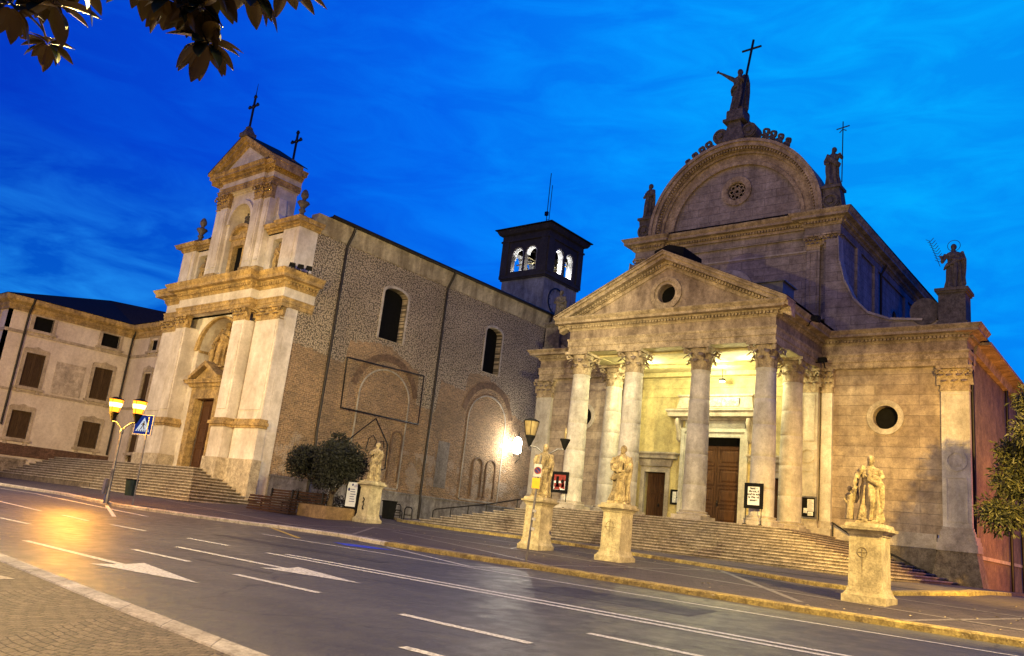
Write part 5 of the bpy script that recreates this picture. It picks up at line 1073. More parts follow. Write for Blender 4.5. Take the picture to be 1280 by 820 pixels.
mb = MB(); mb.box(HX-.3, HX+.14, 12.0, 20.95, .72, .80); mb.build('coping', MT['band'], rw)
# ================================================================== STATUES
def figure(root, loc, h, seed, pose='plain', mat='statue', rz=0, name='figure', wide=1.0, parent=None):
    """draped standing figure: body, head and arms fused into one surface"""
    rnd = random.Random(seed); mb = MB(); mb.M = T(*loc) @ Matrix.Rotation(rz, 4, 'Z')
    lv = [(0, .175, .145), (.04, .172, .14), (.12, .155, .13), (.28, .140, .118), (.42, .138, .118), (.50, .142, .118), (.58, .120, .098), (.64, .122, .098), (.71, .140, .105), (.765, .150, .095), (.80, .120, .075), (.825, .058, .050), (.86, .042, .042), (.90, .040, .042)]
    n = 44; vs = []; fs = []; p1, p2, p3 = rnd.random()*6, rnd.random()*6, rnd.random()*6; k = rnd.choice((8, 9, 10)); sway = rnd.choice((-1, 1))*.022
    L2 = []
    for a, b in zip(lv[:-1], lv[1:]):
        for q in range(3): t = q/3; L2.append(tuple(a[i]+(b[i]-a[i])*t for i in range(3)))
    L2.append(lv[-1])
    for t, rx, ry in L2:
        cx = sway*math.sin(t*3.4)*h; amp = (.030*(1-t/.85)+.009 if t < .8 else 0)*h
        for i in range(n):
            a = 2*math.pi*i/n
            f = amp*(math.sin(k*a+p1+t*2.4)*.8+math.sin((2*k-3)*a+p2-t*5)*.45+math.sin(3*a+p3+t*7)*.4)
            # one knee pushed forward
            kn = .035*h*math.exp(-((t-.30)/.16)**2)*math.exp(-((((a+math.pi/2-sway*9+math.pi) % (2*math.pi))-math.pi)/.5)**2)
            r1, r2 = rx*h*wide+f+kn, ry*h+f+kn
            vs.append((cx+r1*math.cos(a), r2*math.sin(a), t*h))
    m_ = len(L2)
    fs = [(j*n+i, j*n+(i+1) % n, (j+1)*n+(i+1) % n, (j+1)*n+i) for j in range(m_-1) for i in range(n)] + [tuple(reversed(range(n))), tuple(range((m_-1)*n, m_*n))]
    mb.add(vs, fs, True)
    hx = {'look_left': -.02, 'christ': .0}.get(pose, .012)*h; hz_ = .925*h
    mb.ball((hx, -.008*h, hz_), (.050*h, .060*h, .072*h), 16, 12)
    mb.ball((hx, .014*h, hz_+.012*h), (.060*h, .062*h, .072*h), 14, 10)      # hair
    mb.ball((hx, -.045*h, hz_-.045*h), (.030*h, .030*h, .042*h), 10, 8)        # beard or chin
    mb.add([(hx-.010*h, -.062*h, hz_-.012*h), (hx+.010*h, -.062*h, hz_-.012*h), (hx, -.082*h, hz_-.012*h), (hx, -.062*h, hz_+.026*h)], [(0, 1, 2), (0, 2, 3), (2, 1, 3), (0, 3, 1)])
    def P(*q): return [(a*h, b*h, c*h) for a, b, c in q]
    def arm(pts, hand=True):
        mb.tube(P(*pts), [.052*h, .046*h, .034*h, .026*h, .020*h][:len(pts)], 10)
        w = pts[-1]; v = Vector(pts[-1])-Vector(pts[-2]); v = v.normalized()*.03
        if hand:
            mb.ball((w[0]*h+v.x*h, w[1]*h+v.y*h, w[2]*h+v.z*h), (.022*h, .022*h, .026*h), 8, 6)
            sd = Vector((v.z, 0, -v.x)).normalized() if abs(v.y) < .028 else Vector((1, 0, 0))
            for q in range(5):
                o = sd*(.013*(q-2)); e = Vector(w)+v*1.2+o; f = e+v*(1.35 if q not in (0, 4) else .9)+o*.5; mb.tube([tuple(e*h), tuple(f*h)], [.0085*h, .0065*h], 5)
    def drape(pts, r, m2=4):
        for q in range(m2):
            o = (q-(m2-1)/2)*r*.9; mb.tube([(a*h+o*.4, b*h-.002, c*h+o) for a, b, c in pts], [r*(.8+.4*rnd.random())*1.0 for _ in pts], 7)
    if pose == 'christ':
        arm([(-.12, 0, .775), (-.20, -.03, .83), (-.28, -.05, .89), (-.37, -.06, .96), (-.44, -.06, 1.01)])
        arm([(.12, 0, .77), (.17, -.02, .68), (.15, -.10, .64), (.09, -.15, .70)])
        drape([(.14, .0, .78), (.17, .06, .6), (.15, .10, .4), (.14, .10, .2), (.15, .08, .02)], .028*h, 4); drape([(.13, -.08, .76), (.02, -.13, .62), (-.12, -.10, .5), (-.15, .02, .47)], .024*h, 4)
    elif pose == 'book':
        arm([(-.135, 0, .765), (-.175, -.02, .66), (-.15, -.08, .57), (-.06, -.15, .58)]); arm([(.135, 0, .765), (.18, -.02, .65), (.14, -.09, .53), (.03, -.15, .52)])
        mb.add([(a*h, b*h, c*h) for a, b, c in [(-.14, -.15, .52), (.05, -.18, .50), (.07, -.15, .50), (-.12, -.12, .52), (-.11, -.15, .70), (.06, -.17, .69), (.08, -.14, .69), (-.09, -.12, .70)]], [(0,3,2,1),(4,5,6,7),(0,1,5,4),(1,2,6,5),(2,3,7,6),(3,0,4,7)])
        drape([(.15, .0, .77), (.19, -.02, .6), (.18, -.04, .4), (.16, -.04, .25), (.15, -.02, .1)], .026*h, 3); drape([(.15, -.06, .50), (.04, -.13, .44), (-.10, -.13, .40), (-.16, -.02, .42)], .024*h, 4)
    elif pose == 'child':
        arm([(-.13, 0, .765), (-.19, -.03, .66), (-.21, -.08, .56), (-.20, -.12, .50)]); arm([(.135, 0, .765), (.18, -.02, .67), (.12, -.10, .62), (-.01, -.14, .66)])
        drape([(.0, -.14, .66), (.12, -.12, .60), (.18, -.03, .5), (.18, -.02, .3), (.17, -.02, .16)], .03*h, 4); drape([(-.10, -.06, .79), (-.19, .0, .66), (-.22, .04, .5), (-.20, .04, .3)], .030*h, 4)
        mb2 = (-.27*h, -.02*h)
        # child pressed against the side, one arm up
        kh = h*.50; cx = -.29*h
        mb.lathe([(.10*kh*f, z*kh) for f, z in ((1.3, 0), (1.25, .1), (1.15, .3), (1.2, .45), (1.0, .6), (1.2, .72), (1.1, .78), (.4, .83), (.38, .88))], cx, -.02*h, 12)
        mb.ball((cx, -.03*h, .93*kh), (.075*kh, .08*kh, .095*kh), 10, 8)
        mb.tube([(cx+.1*kh, -.04*h, .74*kh), (cx+.16*kh, -.06*h, .86*kh), (cx+.24*kh, -.08*h, 1.02*kh)], [.045*kh, .035*kh, .028*kh], 8)
        mb.tube([(cx-.1*kh, -.03*h, .74*kh), (cx-.16*kh, -.03*h, .6*kh), (cx-.1*kh, -.08*h, .5*kh)], [.045*kh, .035*kh, .028*kh], 8)
    elif pose == 'palm':
        arm([(-.135, 0, .765), (-.18, -.02, .66), (-.20, -.07, .58), (-.21, -.12, .64)]); arm([(.135, 0, .765), (.17, -.02, .66), (.10, -.10, .60), (.0, -.13, .62)])
        drape([(.15, .0, .78), (.20, .02, .6), (.19, .03, .4), (.18, .02, .2), (.19, .0, .04)], .03*h, 4); drape([(.1, -.1, .6), (.0, -.13, .55), (-.12, -.1, .5), (-.17, 0, .45)], .022*h, 3)
    elif pose == 'staff':
        arm([(-.135, 0, .765), (-.19, -.01, .67), (-.17, -.06, .58), (-.10, -.11, .56)]); arm([(.135, 0, .765), (.20, -.02, .69), (.23, -.07, .63), (.22, -.13, .68)])
        drape([(-.14, -.05, .78), (-.04, -.12, .66), (.1, -.12, .54), (.17, -.02, .48)], .024*h, 4)
    elif pose == 'twist':
        arm([(-.13, 0, .765), (-.17, -.05, .68), (-.10, -.13, .64), (.0, -.15, .68)]); arm([(.135, 0, .765), (.20, .02, .66), (.19, -.02, .54), (.17, -.08, .46)])
        drape([(-.15, .02, .76), (-.19, .04, .55), (-.17, .03, .3), (-.16, .02, .08)], .03*h, 4); drape([(.14, -.06, .6), (.02, -.13, .5), (-.1, -.12, .42), (-.16, -.02, .4)], .024*h, 4)
    else:
        arm([(-.135, 0, .765), (-.18, -.02, .66), (-.13, -.10, .60), (-.03, -.14, .63)]); arm([(.135, 0, .765), (.18, -.02, .66), (.14, -.09, .58), (.05, -.15, .60)])
        drape([(.14, -.02, .77), (.19, .0, .6), (.18, .02, .4), (.17, .02, .2), (.17, .0, .05)], .028*h, 3); drape([(-.14, -.05, .72), (-.03, -.13, .6), (.1, -.13, .5), (.17, -.03, .46)], .022*h, 4)
    o = mb.build(name, MT[mat], root)
    r = o.modifiers.new('fuse', 'REMESH'); r.mode = 'VOXEL'; r.voxel_size = h*.0075; r.use_smooth_shade = True
    s_ = o.modifiers.new('soften', 'SMOOTH'); s_.factor = .4; s_.iterations = 1
    return o
def statue(loc, h, seed, pose, label, mat='statue', rz=0, group=None, slab=True, name='statue', wide=1.0, sz=.27):
    t = thing(name, loc, label, 'statue', group)
    base = 0
    if slab:
        base = h*.07; mb = MB(); mb.M = T(*loc) @ Matrix.Rotation(rz, 4, 'Z'); mb.taper(0, 0, 0, base*.55, sz*h/1.6*1.0, sz*h/1.6*.9, sz*h/1.6*.95, sz*h/1.6*.85)
        rnd = random.Random(seed)
        for q in range(7): a = q*.9; mb.ball((math.cos(a)*.13*h, math.sin(a)*.1*h, base*.5), (.07*h, .06*h, base*(.4+.3*rnd.random())), 7, 5)
        mb.build('rock_base', MT[mat], t)
    figure(t, (loc[0], loc[1], loc[2]+base*.7), h-base*.7, seed, pose, mat, rz, wide=wide); return t
# four forecourt pedestals
ploc = [(-26.18, 23.0), (-16.06, 21.21), (-12.83, 20.72), (-5.32, 18.69)]
PH = 1.60; x, y = ploc[3]; g0 = G(x, y)+.06
pd = thing('statue_pedestal', (x, y, g0), '', 'pedestal', 'stone pedestals along the forecourt')
mb = MB(); mb.box(x-.44, x+.44, y-.44, y+.44, g0-.1, g0+.13); mb.taper(x, y, g0+.13, g0+.2, .42, .42, .37, .37); mb.taper(x, y, g0+.2, g0+.30, .37, .37, .345, .345); mb.build('pedestal_base', MT['ped'], pd)
mb = MB(); mb.taper(x, y, g0+.29, g0+1.36, .335, .335, .32, .32); mb.build('pedestal_shaft', MT['ped'], pd)
mb = MB(); q = lambda a, z: (x, y, g0+z[0], g0+z[1], a[0], a[0], a[1], a[1])
for a, z in (((.335, .36), (1.35, 1.40)), ((.36, .43), (1.40, 1.46)), ((.45, .46), (1.46, 1.52)), ((.40, .38), (1.52, 1.60))): mb.taper(*q(a, z))
mb.build('pedestal_cap', MT['ped'], pd)
labs = ['stone pedestal nearest the planted tree, black scrawl on its front', 'stone pedestal behind the no parking sign pole', 'stone pedestal in front of the small left side door, cracked right face', 'stone pedestal with a thick dark cap, nearest the right end of steps']
for i, (px, py) in enumerate(ploc[:3]):
    c = copy_tree(pd); c['label'] = labs[i]; c.location = (px, py, G(px, py)+.06+ZO); c.scale = (.96, .96, 1.0 if i else 1.04)
pd['label'] = labs[3]; pd.location = (x, y, g0+ZO)
def mark(px, py, pts, w, name, root_i):
    pass
H4 = [1.62, 1.72, 1.70, 1.46]
SL = ['weathered stone saint on the pedestal beside the planted tree', 'stone saint holding a tablet behind the unlit double lamp', 'bearded stone saint holding an open book, small child figure at feet', 'stone figure in a long pleated robe with a child clinging to its side']
for i, ((px, py), hh, po, lb) in enumerate(zip(ploc, H4, ('twist', 'book', 'book', 'child'), SL)):
    statue((px, py, G(px, py)+.06+PH*(1.04 if i == 0 else 1)), hh, 11+i*7, po, lb, rz=R((8, 20, 12, 4)[i]), group='stone saints on the forecourt pedestals')
# roof statues
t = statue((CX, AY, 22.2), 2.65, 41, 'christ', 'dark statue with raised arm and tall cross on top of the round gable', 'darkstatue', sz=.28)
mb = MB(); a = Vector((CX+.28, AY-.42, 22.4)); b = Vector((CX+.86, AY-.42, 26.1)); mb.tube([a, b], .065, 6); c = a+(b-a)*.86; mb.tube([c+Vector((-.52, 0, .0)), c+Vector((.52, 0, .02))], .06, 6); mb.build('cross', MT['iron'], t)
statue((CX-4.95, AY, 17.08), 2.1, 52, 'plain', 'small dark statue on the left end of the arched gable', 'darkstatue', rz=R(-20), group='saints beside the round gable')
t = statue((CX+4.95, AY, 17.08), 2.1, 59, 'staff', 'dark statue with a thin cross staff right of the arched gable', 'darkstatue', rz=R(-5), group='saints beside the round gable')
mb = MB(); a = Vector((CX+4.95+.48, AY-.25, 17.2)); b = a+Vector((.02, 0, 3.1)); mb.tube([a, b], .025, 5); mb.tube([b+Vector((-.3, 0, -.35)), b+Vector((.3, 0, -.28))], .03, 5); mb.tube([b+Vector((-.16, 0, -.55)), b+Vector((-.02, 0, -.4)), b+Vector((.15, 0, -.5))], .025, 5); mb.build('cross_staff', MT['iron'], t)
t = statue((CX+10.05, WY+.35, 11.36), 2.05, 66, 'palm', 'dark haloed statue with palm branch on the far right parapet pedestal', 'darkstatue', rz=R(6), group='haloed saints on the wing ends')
mb = MB(); c = Vector((CX+10.07, WY+.42, 11.36+2.0)); mb.tube([c+Vector((.24*math.cos(q*math.pi/10), 0, .24*math.sin(q*math.pi/10))) for q in range(21)], .012, 5); mb.build('halo', MT['iron'], t)
mb = MB(); a = Vector((CX+9.6, WY+.12, 12.6)); 
for k in range(9):
    p = a+Vector((-.02*k-.01*k*k*.3, 0, .12*k)); mb.tube([p, p+Vector((-.18, 0, .1))], .012, 4); mb.tube([p, p+Vector((.12, 0, .14))], .012, 4)
mb.tube([a+Vector((0, 0, -.2)), a+Vector((-.4, 0, 1.0))], .014, 4); mb.build('palm_branch', MT['iron'], t)
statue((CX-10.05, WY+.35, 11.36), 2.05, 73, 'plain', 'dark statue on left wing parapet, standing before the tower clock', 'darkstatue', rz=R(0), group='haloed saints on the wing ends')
# niche figures of the old church
F3 = lambda x, y, z: (x*FS, y*FS, z*FS)
t = statue(F3(OC-.1, OF+.45, 6.9), 2.7, 80, 'child', 'large stone saint with kneeling figures in the niche over the old door', 'facadetrim', rz=R(14), wide=1.15, sz=.45)
statue(F3(OC+3.92, OF+.32, 12.38), 1.6, 87, 'staff', 'relief saint in the small bay right of the upper window', 'facadetrim', rz=R(10), group='saints in the upper side bays', slab=False)
statue(F3(OC-3.92, OF+.32, 12.38), 1.6, 94, 'plain', 'relief saint in the small bay left of the upper window', 'facadetrim', rz=R(10), group='saints in the upper side bays', slab=False)
statue(F3(OC, OF+.25, 15.5), .9, 97, 'plain', 'small dark bust over the curved window pediment of the old church', 'darkstatue', name='bust', slab=False, wide=1.3)

# ================================================================== STREET LAMPS, SIGNS, RAILS
def double_lamp(x, y, top, half, ang, lit, label):
    g = G(x, y)+.06; t = thing('street_lamp', (x, y, g), label, 'street lamp', 'double lantern street lamps')
    mb = MB(); mb.lathe([(.10, g), (.10, g+.25), (.065, g+.4), (.055, g+1.2), (.06, g+1.22), (.05, g+1.26), (.042, top-1.15)], x, y, 12); mb.lathe([(.06, top-1.2), (.075, top-1.12), (.05, top-1.02), (.02, top-.98)], x, y, 12); mb.build('post', MT['steel'], t)
    d = Vector((math.cos(ang), math.sin(ang), 0))
    for s in (-1, 1):
        c = Vector((x, y, 0))+d*s*half
        mb = MB(); o = Vector((x, y, 0)); mb.tube([o+Vector((0, 0, top-1.1)), o+d*s*half*.25+Vector((0, 0, top-.92)), o+d*s*half*.6+Vector((0, 0, top-.78)), c+Vector((0, 0, top-.76)), c+Vector((0, 0, top-.70))], .026, 8); mb.build('arm', MT['steel'], t)
        mb = MB(); mb.lathe([(.03, top-.78), (.13, top-.54), (.17, top-.46), (.17, top-.42)], c.x, c.y, 12, smooth=False); b_ = mb.build('lantern', MT['black'], t)
        if lit or s < 0:
            mb = MB(); mb.lathe([(.16, top-.42), (.25, top+.04)], c.x, c.y, 12, smooth=False); mb.build('lantern_glass', MT['lampglass'] if lit else MT['glass'], b_)
            mb = MB(); mb.ball((c.x, c.y, top-.2), (.09, .09, .13), 10, 8) if not lit else mb.lathe([(.165, top-.36), (.235, top-.08)], c.x, c.y, 12); mb.build('mantle', emis('lantern_core', (1, .60, .14), 14) if lit else MT['glass'], b_)
            mb = MB()
            for q in range(4): a_ = q*math.pi/2+.6; mb.tube([(c.x+.165*math.cos(a_), c.y+.165*math.sin(a_), top-.42), (c.x+.255*math.cos(a_), c.y+.255*math.sin(a_), top+.04)], .009, 4)
            mb.build('lantern_ribs', MT['black'], b_)
            mb = MB(); mb.lathe([(.265, top+.04), (.26, top+.07), (.12, top+.13), (.02, top+.15)], c.x, c.y, 12, smooth=False); mb.build('lantern_lid', MT['black'], b_)
        else:
            mb = MB(); mb.lathe([(.03, top-.42), (.05, top-.2), (.04, top-.1), (.01, top-.04)], c.x, c.y, 8); mb.build('bulb', MT['glass'], b_)
        if lit and s < 0: lamp('lantern_light', (c.x-.25, c.y-.8, top-.35), 1800, (1, .42, .04), .12)
    return t
double_lamp(-30.4, 14.25, 2.95, .52, R(25), True, 'double street lamp with two glowing orange lanterns by the crossing sign')
double_lamp(-16.3, 21.6, 3.42, .58, R(38), False, 'unlit double street lamp with one broken lantern behind the stone saint')
def facing(v): return math.atan2(v[1], v[0])
def signpost(x, y, top, label):
    pass
# crossing sign
x, y = -29.93, 15.01; g = G(x, y)+.06; t = thing('crossing_sign', (x, y, g), 'square blue pedestrian crossing sign on a pole beside the lit lamp', 'road sign')
mb = MB(); mb.tube([(x, y, g), (x-.12, y, 2.5)], .03, 8); mb.build('pole', MT['steel'], t)
D_ = Vector((math.cos(R(28)), math.sin(R(28)), 0)); NN = Vector((D_.y, -D_.x, 0)); c0 = Vector((x-.28, y-.1, 2.2))
def pl(u, v, d=0, c=c0, D_=D_, NN=NN): p = c + D_*u + Vector((0, 0, v)) + NN*d; return (p.x, p.y, p.z)
def plate(mb, pts, d0, d1, f): mb.prism(pts, lambda u, v, d: f(u, v, d), d0, d1)
mb = MB(); plate(mb, rect(-.37, .37, -.37, .37), -.07, 0, pl); sg = mb.build('sign_box', emis('lit_sign_blue', (.012, .030, .20), 1.0), t)
mb = MB(); mb.ringprism(rect(-.375, .375, -.375, .375), rect(-.355, .355, -.355, .355), lambda u, v, d: pl(u, v, d), -.075, .006); mb.build('border', MT['white'], sg)
mb = MB(); plate(mb, [(-.29, -.25), (.29, -.25), (0, .27)], .0, .006, pl); mb.build('triangle', emis('lit_sign_white', (.62, .66, .72), 1.0), sg)
mb = MB()
plate(mb, circ(.01, .10, .03, 10), .006, .012, pl); plate(mb, [(-.03, .065), (.035, .065), (.03, -.04), (-.03, -.04)], .006, .012, pl)
plate(mb, [(-.03, -.03), (.0, -.03), (-.06, -.17), (-.10, -.17)], .006, .012, pl); plate(mb, [(0, -.03), (.03, -.03), (.09, -.17), (.05, -.17)], .006, .012, pl); plate(mb, [(.03, .06), (.10, -.02), (.08, -.03), (.02, .03)], .006, .012, pl); plate(mb, [(-.03, .06), (-.10, -.01), (-.08, -.02), (-.02, .03)], .006, .012, pl)
for k in range(5): plate(mb, [(-.22+k*.095, -.245), (-.18+k*.095, -.245), (-.17+k*.085, -.19), (-.20+k*.085, -.19)], .006, .012, pl)
mb.build('walking_figure', MT['black'], sg)
b = thing('litter_bin', (x-.22, y-.05, -.42), 'small dark litter bin hung on the crossing sign pole', 'bin'); cb_ = Vector((x-.24, y-.06, 0))
mb = MB(); mb.hexa([tuple(cb_+D_*a+NN*e+Vector((0, 0, -.42))) for a, e in ((-.13, .12), (.13, .12), (.13, -.1), (-.13, -.1))], [tuple(cb_+D_*a+NN*e+Vector((0, 0, .14))) for a, e in ((-.17, .16), (.17, .16), (.17, -.1), (-.17, -.1))]); mb.build('body', plain('dark_green', (.012, .03, .022), .5), b)
mb = MB(); mb.hexa([tuple(cb_+D_*a+NN*e+Vector((0, 0, .141))) for a, e in ((-.18, .17), (.18, .17), (.18, -.11), (-.18, -.11))], [tuple(cb_+D_*a+NN*e+Vector((0, 0, .18))) for a, e in ((-.18, .17), (.18, .17), (.18, -.11), (-.18, -.11))]); mb.build('rim', MT['black'], b)
# small box clamped to the lit lamp
b = thing('switch_box', (-30.4, 14.2, -.1), 'grey switch box strapped to the lit lamp post', 'box'); mb = MB(); mb.box(-30.56, -30.42, 14.1, 14.2, -.45, .1); mb.box(-30.58, -30.40, 14.08, 14.1, -.4, .05); mb.build('case', MT['steel'], b)
# no parking sign
x, y = -12.8, 16.57; g = G(x, y)+.06; t = thing('no_parking_sign', (x, y, g), 'slim pole with a small no parking sign over a yellow plate at the kerb', 'road sign')
mb = MB(); mb.tube([(x, y, g), (x+.14, y, 1.85)], .028, 8); mb.build('pole', MT['steel'], t)
for zz in (-.02, .22, .42): mb = MB(); mb.tube([(x+.1, y-.0, zz), (x+.11, y-.0, zz+.06)], .045, 8); mb.build('clamp', MT['white'], t)
c1 = Vector((x+.12, y-.05, 1.45)); p2 = lambda u, v, d: pl(u, v, d, c1, Vector((math.cos(R(35)), math.sin(R(35)), 0)), Vector((math.sin(R(35)), -math.cos(R(35)), 0)))
mb = MB(); plate(mb, rect(-.10, .10, -.16, .16), 0, .01, p2); sg = mb.build('sign_plate', MT['white'], t)
mb = MB(); mb.ringprism(circ(0, 0, .09, 24), circ(0, 0, .068, 24), p2, .01, .016); plate(mb, [(-.06, .045), (-.045, .06), (.06, -.045), (.045, -.06)], .012, .017, p2); mb.build('red_ring', MT['red'], sg)
mb = MB(); plate(mb, circ(0, 0, .068, 24), .01, .012, p2); mb.build('blue_disc', MT['blue'], sg)
mb = MB(); c1b = Vector((x+.10, y-.05, 1.13)); p3 = lambda u, v, d: pl(u, v, d, c1b, Vector((math.cos(R(35)), math.sin(R(35)), 0)), Vector((math.sin(R(35)), -math.cos(R(35)), 0))); plate(mb, rect(-.10, .10, -.13, .13), 0, .01, p3); mb.build('yellow_plate', MT['yel'], t)
# text helper: real lettering turned into a mesh
def text(body, size, M, root, mat, name='lettering', align='CENTER', bold=0):
    cu = bpy.data.curves.new('tmp', 'FONT'); cu.body = body; cu.size = size; cu.align_x = align; cu.extrude = .002; cu.offset = bold; cu.space_line = 1.0
    ob = bpy.data.objects.new('tmp', cu); col.objects.link(ob); dg = bpy.context.evaluated_depsgraph_get(); me = bpy.data.meshes.new_from_object(ob.evaluated_get(dg)); bpy.data.objects.remove(ob); bpy.data.curves.remove(cu)
    me.name = name; me.materials.clear(); me.materials.append(mat); r = root
    while r.parent is not None: r = r.parent
    me.transform(T(-r['org'][0], -r['org'][1], -r['org'][2]) @ M); o = bpy.data.objects.new(name, me); col.objects.link(o); o.parent = root; return o
FR = Matrix.Rotation(R(90), 4, 'X')
# display stands on the church steps
def stand(x0, x1, y, z0, zb_, z1, label, face):
    t = thing('display_stand', ((x0+x1)/2, y, z0), label, 'display stand', 'black framed display stands on the steps')
    for xx in (x0+.06, x1-.06): mb = MB(); mb.tube([(xx, y, z0), (xx, y, z1)], .018, 6); mb.box(xx-.02, xx+.02, y-.18, y+.18, z0, z0+.03); mb.build('leg', MT['black'], t)
    mb = MB(); mb.ringprism(rect(x0, x1, zb_, z1), rect(x0+.13, x1-.13, zb_+.13, z1-.13), mY(y), -.035, .02); mb.box(x0, x1, y+.0, y+.02, zb_, z1); mb.build('board_frame', MT['black'], t)
    mb = MB(); mb.box(x0+.1, x1-.1, y-.012, y-.002, zb_+.1, z1-.1); f = mb.build('poster', face, t); return t, f
t, f = stand(-12.95, -12.22, 29.72, FL, 1.64, 2.58, 'black display stand with a white poster of bold text', MT['paper'])
text('Santi e\ndiversi, il\nprofeta solo\nla Vita ed\namore', .108, T(-12.585, 29.704, 2.35) @ FR, f, MT['black'], bold=.004)
t, f = stand(-22.1, -21.2, 29.9, FL, 1.70, 2.62, 'black display stand with a red and white poster near the left column', MT['paper'])
mb = MB(); 
for a in (rect(-21.98, -21.32, 2.22, 2.5), rect(-21.95, -21.4, 1.95, 2.12), [(-21.95, 1.84), (-21.6, 1.84), (-21.75, 2.2)], [(-21.6, 1.9), (-21.35, 1.86), (-21.4, 2.3)]): mb.prism(a, mY(29.88), 0, .004)
mb.build('printed_picture', MT['red'], f)
mb = MB()
for a in (rect(-21.85, -21.7, 2.1, 2.42), circ(-21.5, 2.2, .09, 10)): mb.prism(a, mY(29.872), 0, .004)
mb.build('dark_print', MT['black'], f)
# notice cases on the wall
def notice(x0, x1, y, z0, z1, label, papers, fr='black'):
    t = thing('notice_case', ((x0+x1)/2, y, z0), label, 'notice board', 'notice cases by the church doors')
    mb = MB(); mb.ringprism(rect(x0, x1, z0, z1), rect(x0+.06, x1-.06, z0+.06, z1-.06), mY(y), -.07, 0); mb.build('case_frame', MT[fr], t)
    mb = MB(); mb.box(x0+.06, x1-.06, y-.02, y, z0+.06, z1-.06); bb = mb.build('back_board', MT['black'], t)
    for (a, b_, c, d) in papers:
        mb = MB(); mb.box(x0+a, x0+b_, y-.03, y-.022, z0+c, z0+d); p = mb.build('sheet', MT['paper'], bb)
        mb = MB()
        for k in range(int((d-c)/.05)-1): mb.box(x0+a+.02, x0+b_-.02-.03*(k % 3), y-.033, y-.031, z0+c+.03+.05*k, z0+c+.042+.05*k)
        mb.build('printed_lines', MT['black'], p)
notice(-19.08, -18.42, WY-.01, 1.86, 2.56, 'dark framed notice case with white sheets between the left side door and central door', ((.1, .28, .1, .6), (.31, .56, .1, .32), (.31, .56, .35, .62)))
notice(-12.75, -12.08, WY-.36, 1.70, 2.62, 'notice case with grey frame on the pilaster right of the portico', ((.28, .55, .3, .8), (.12, .27, .22, .42), (.3, .52, .12, .28)), 'steel')
# poster board by the tree
x, y = -27.1, 22.82; g = G(x, y)+.06; t = thing('poster_board', (x, y, g), 'white poster on a dark board beside the planted tree', 'poster board')
mb = MB(); mb.box(x-.45, x+.32, y+.0, y+.05, g+.45, g+1.62); mb.build('board', MT['black'], t)
for xx in (x-.4, x+.36): mb = MB(); mb.box(xx-.04, xx+.04, y, y+.07, g, g+1.75); mb.build('leg', MT['black'], t)
mb = MB(); mb.box(x-.38, x+.25, y-.012, y-.001, g+.55, g+1.55); f = mb.build('poster', MT['paper'], t)
mb = MB(); mb.prism(circ(x-.25, g+1.25, .07, 10), mY(y-.02), 0, .005); mb.prism(circ(x-.05, g+1.45, .05, 10), mY(y-.02), 0, .005)
for k in range(6): mb.box(x-.15+.02*(k % 2), x+.2-.04*(k % 3), y-.02, y-.015, g+.75+.1*k, g+.775+.1*k)
mb.build('print', MT['blue'], f)
# railings
def rail(name, pts, r, label, posts, cat='railing'):
    t = thing(name, (posts[0][0], posts[0][1], posts[0][2]), label, cat)
    mb = MB(); mb.tube(pts, r, 8); mb.build('top_rail', MT['iron'], t)
    for p in posts: mb = MB(); mb.tube([(p[0], p[1], p[2]), (p[0], p[1], p[3])], r*.9, 6); mb.build('post', MT['iron'], t)
    return t
rail('handrail', [(-28.35, 29, -.25), (-28.35, 29, .36), (-28.15, 29, .44), (-25.0, 29, .88), (-21.6, 29.2, 1.55)], .028, 'iron handrail climbing the left end of the church steps', [(-27.2, 29, -.3, .56), (-26.1, 29, -.1, .72), (-25.0, 29, .2, .88), (-23.3, 29.1, .6, 1.2), (-21.7, 29.2, 1.0, 1.52)])
rail('handrail', [(-11.45, 35.0, 1.62), (-10.33, 35.0, 1.0), (-9.7, 35, .78), (-9.0, 35.0, .55), (-8.4, 35, .25), (-7.7, 35.0, .0)], .035, 'dark wall handrail beside the right end of the steps', [(-11.4, 35.0, 1.05, 1.6), (-9.2, 35.05, .2, .6)])
def hoop(x, y, w, h, label):
    g = G(x, y)+.06; t = thing('hoop_barrier', (x, y, g), label, 'barrier', 'low hoop barriers by the old wall')
    mb = MB(); mb.tube([(x-w/2, y, g), (x-w/2, y, g+h-.1), (x-w/2+.1, y, g+h), (x+w/2-.1, y, g+h), (x+w/2, y, g+h-.1), (x+w/2, y, g)], .03, 8); mb.build('hoop', MT['iron'], t)
    mb = MB(); mb.tube([(x-w/2, y, g+h*.45), (x+w/2, y, g+h*.45)], .02, 6); mb.build('cross_bar', MT['iron'], t)
hoop(-28.6, 27.6, .5, .66, 'low hoop barrier beside the foot of the left handrail'); hoop(-30.6, 28.6, .8, .72, 'wider hoop barrier behind the tree side pedestal'); hoop(-29.7, 28.0, .55, .45, 'lowest hoop barrier, near the limewashed plinth')
x, y = -29.3, 27.0; g = G(x, y)+.06; t = thing('litter_bin', (x, y, g), 'dark square litter bin near the old church plinth', 'bin'); mb = MB(); mb.taper(x, y, g, g+.8, .2, .2, .24, .24); mb.build('body', MT['black'], t); mb = MB(); mb.box(x-.27, x+.27, y-.27, y+.27, g+.8, g+.85); mb.build('rim', MT['black'], t)
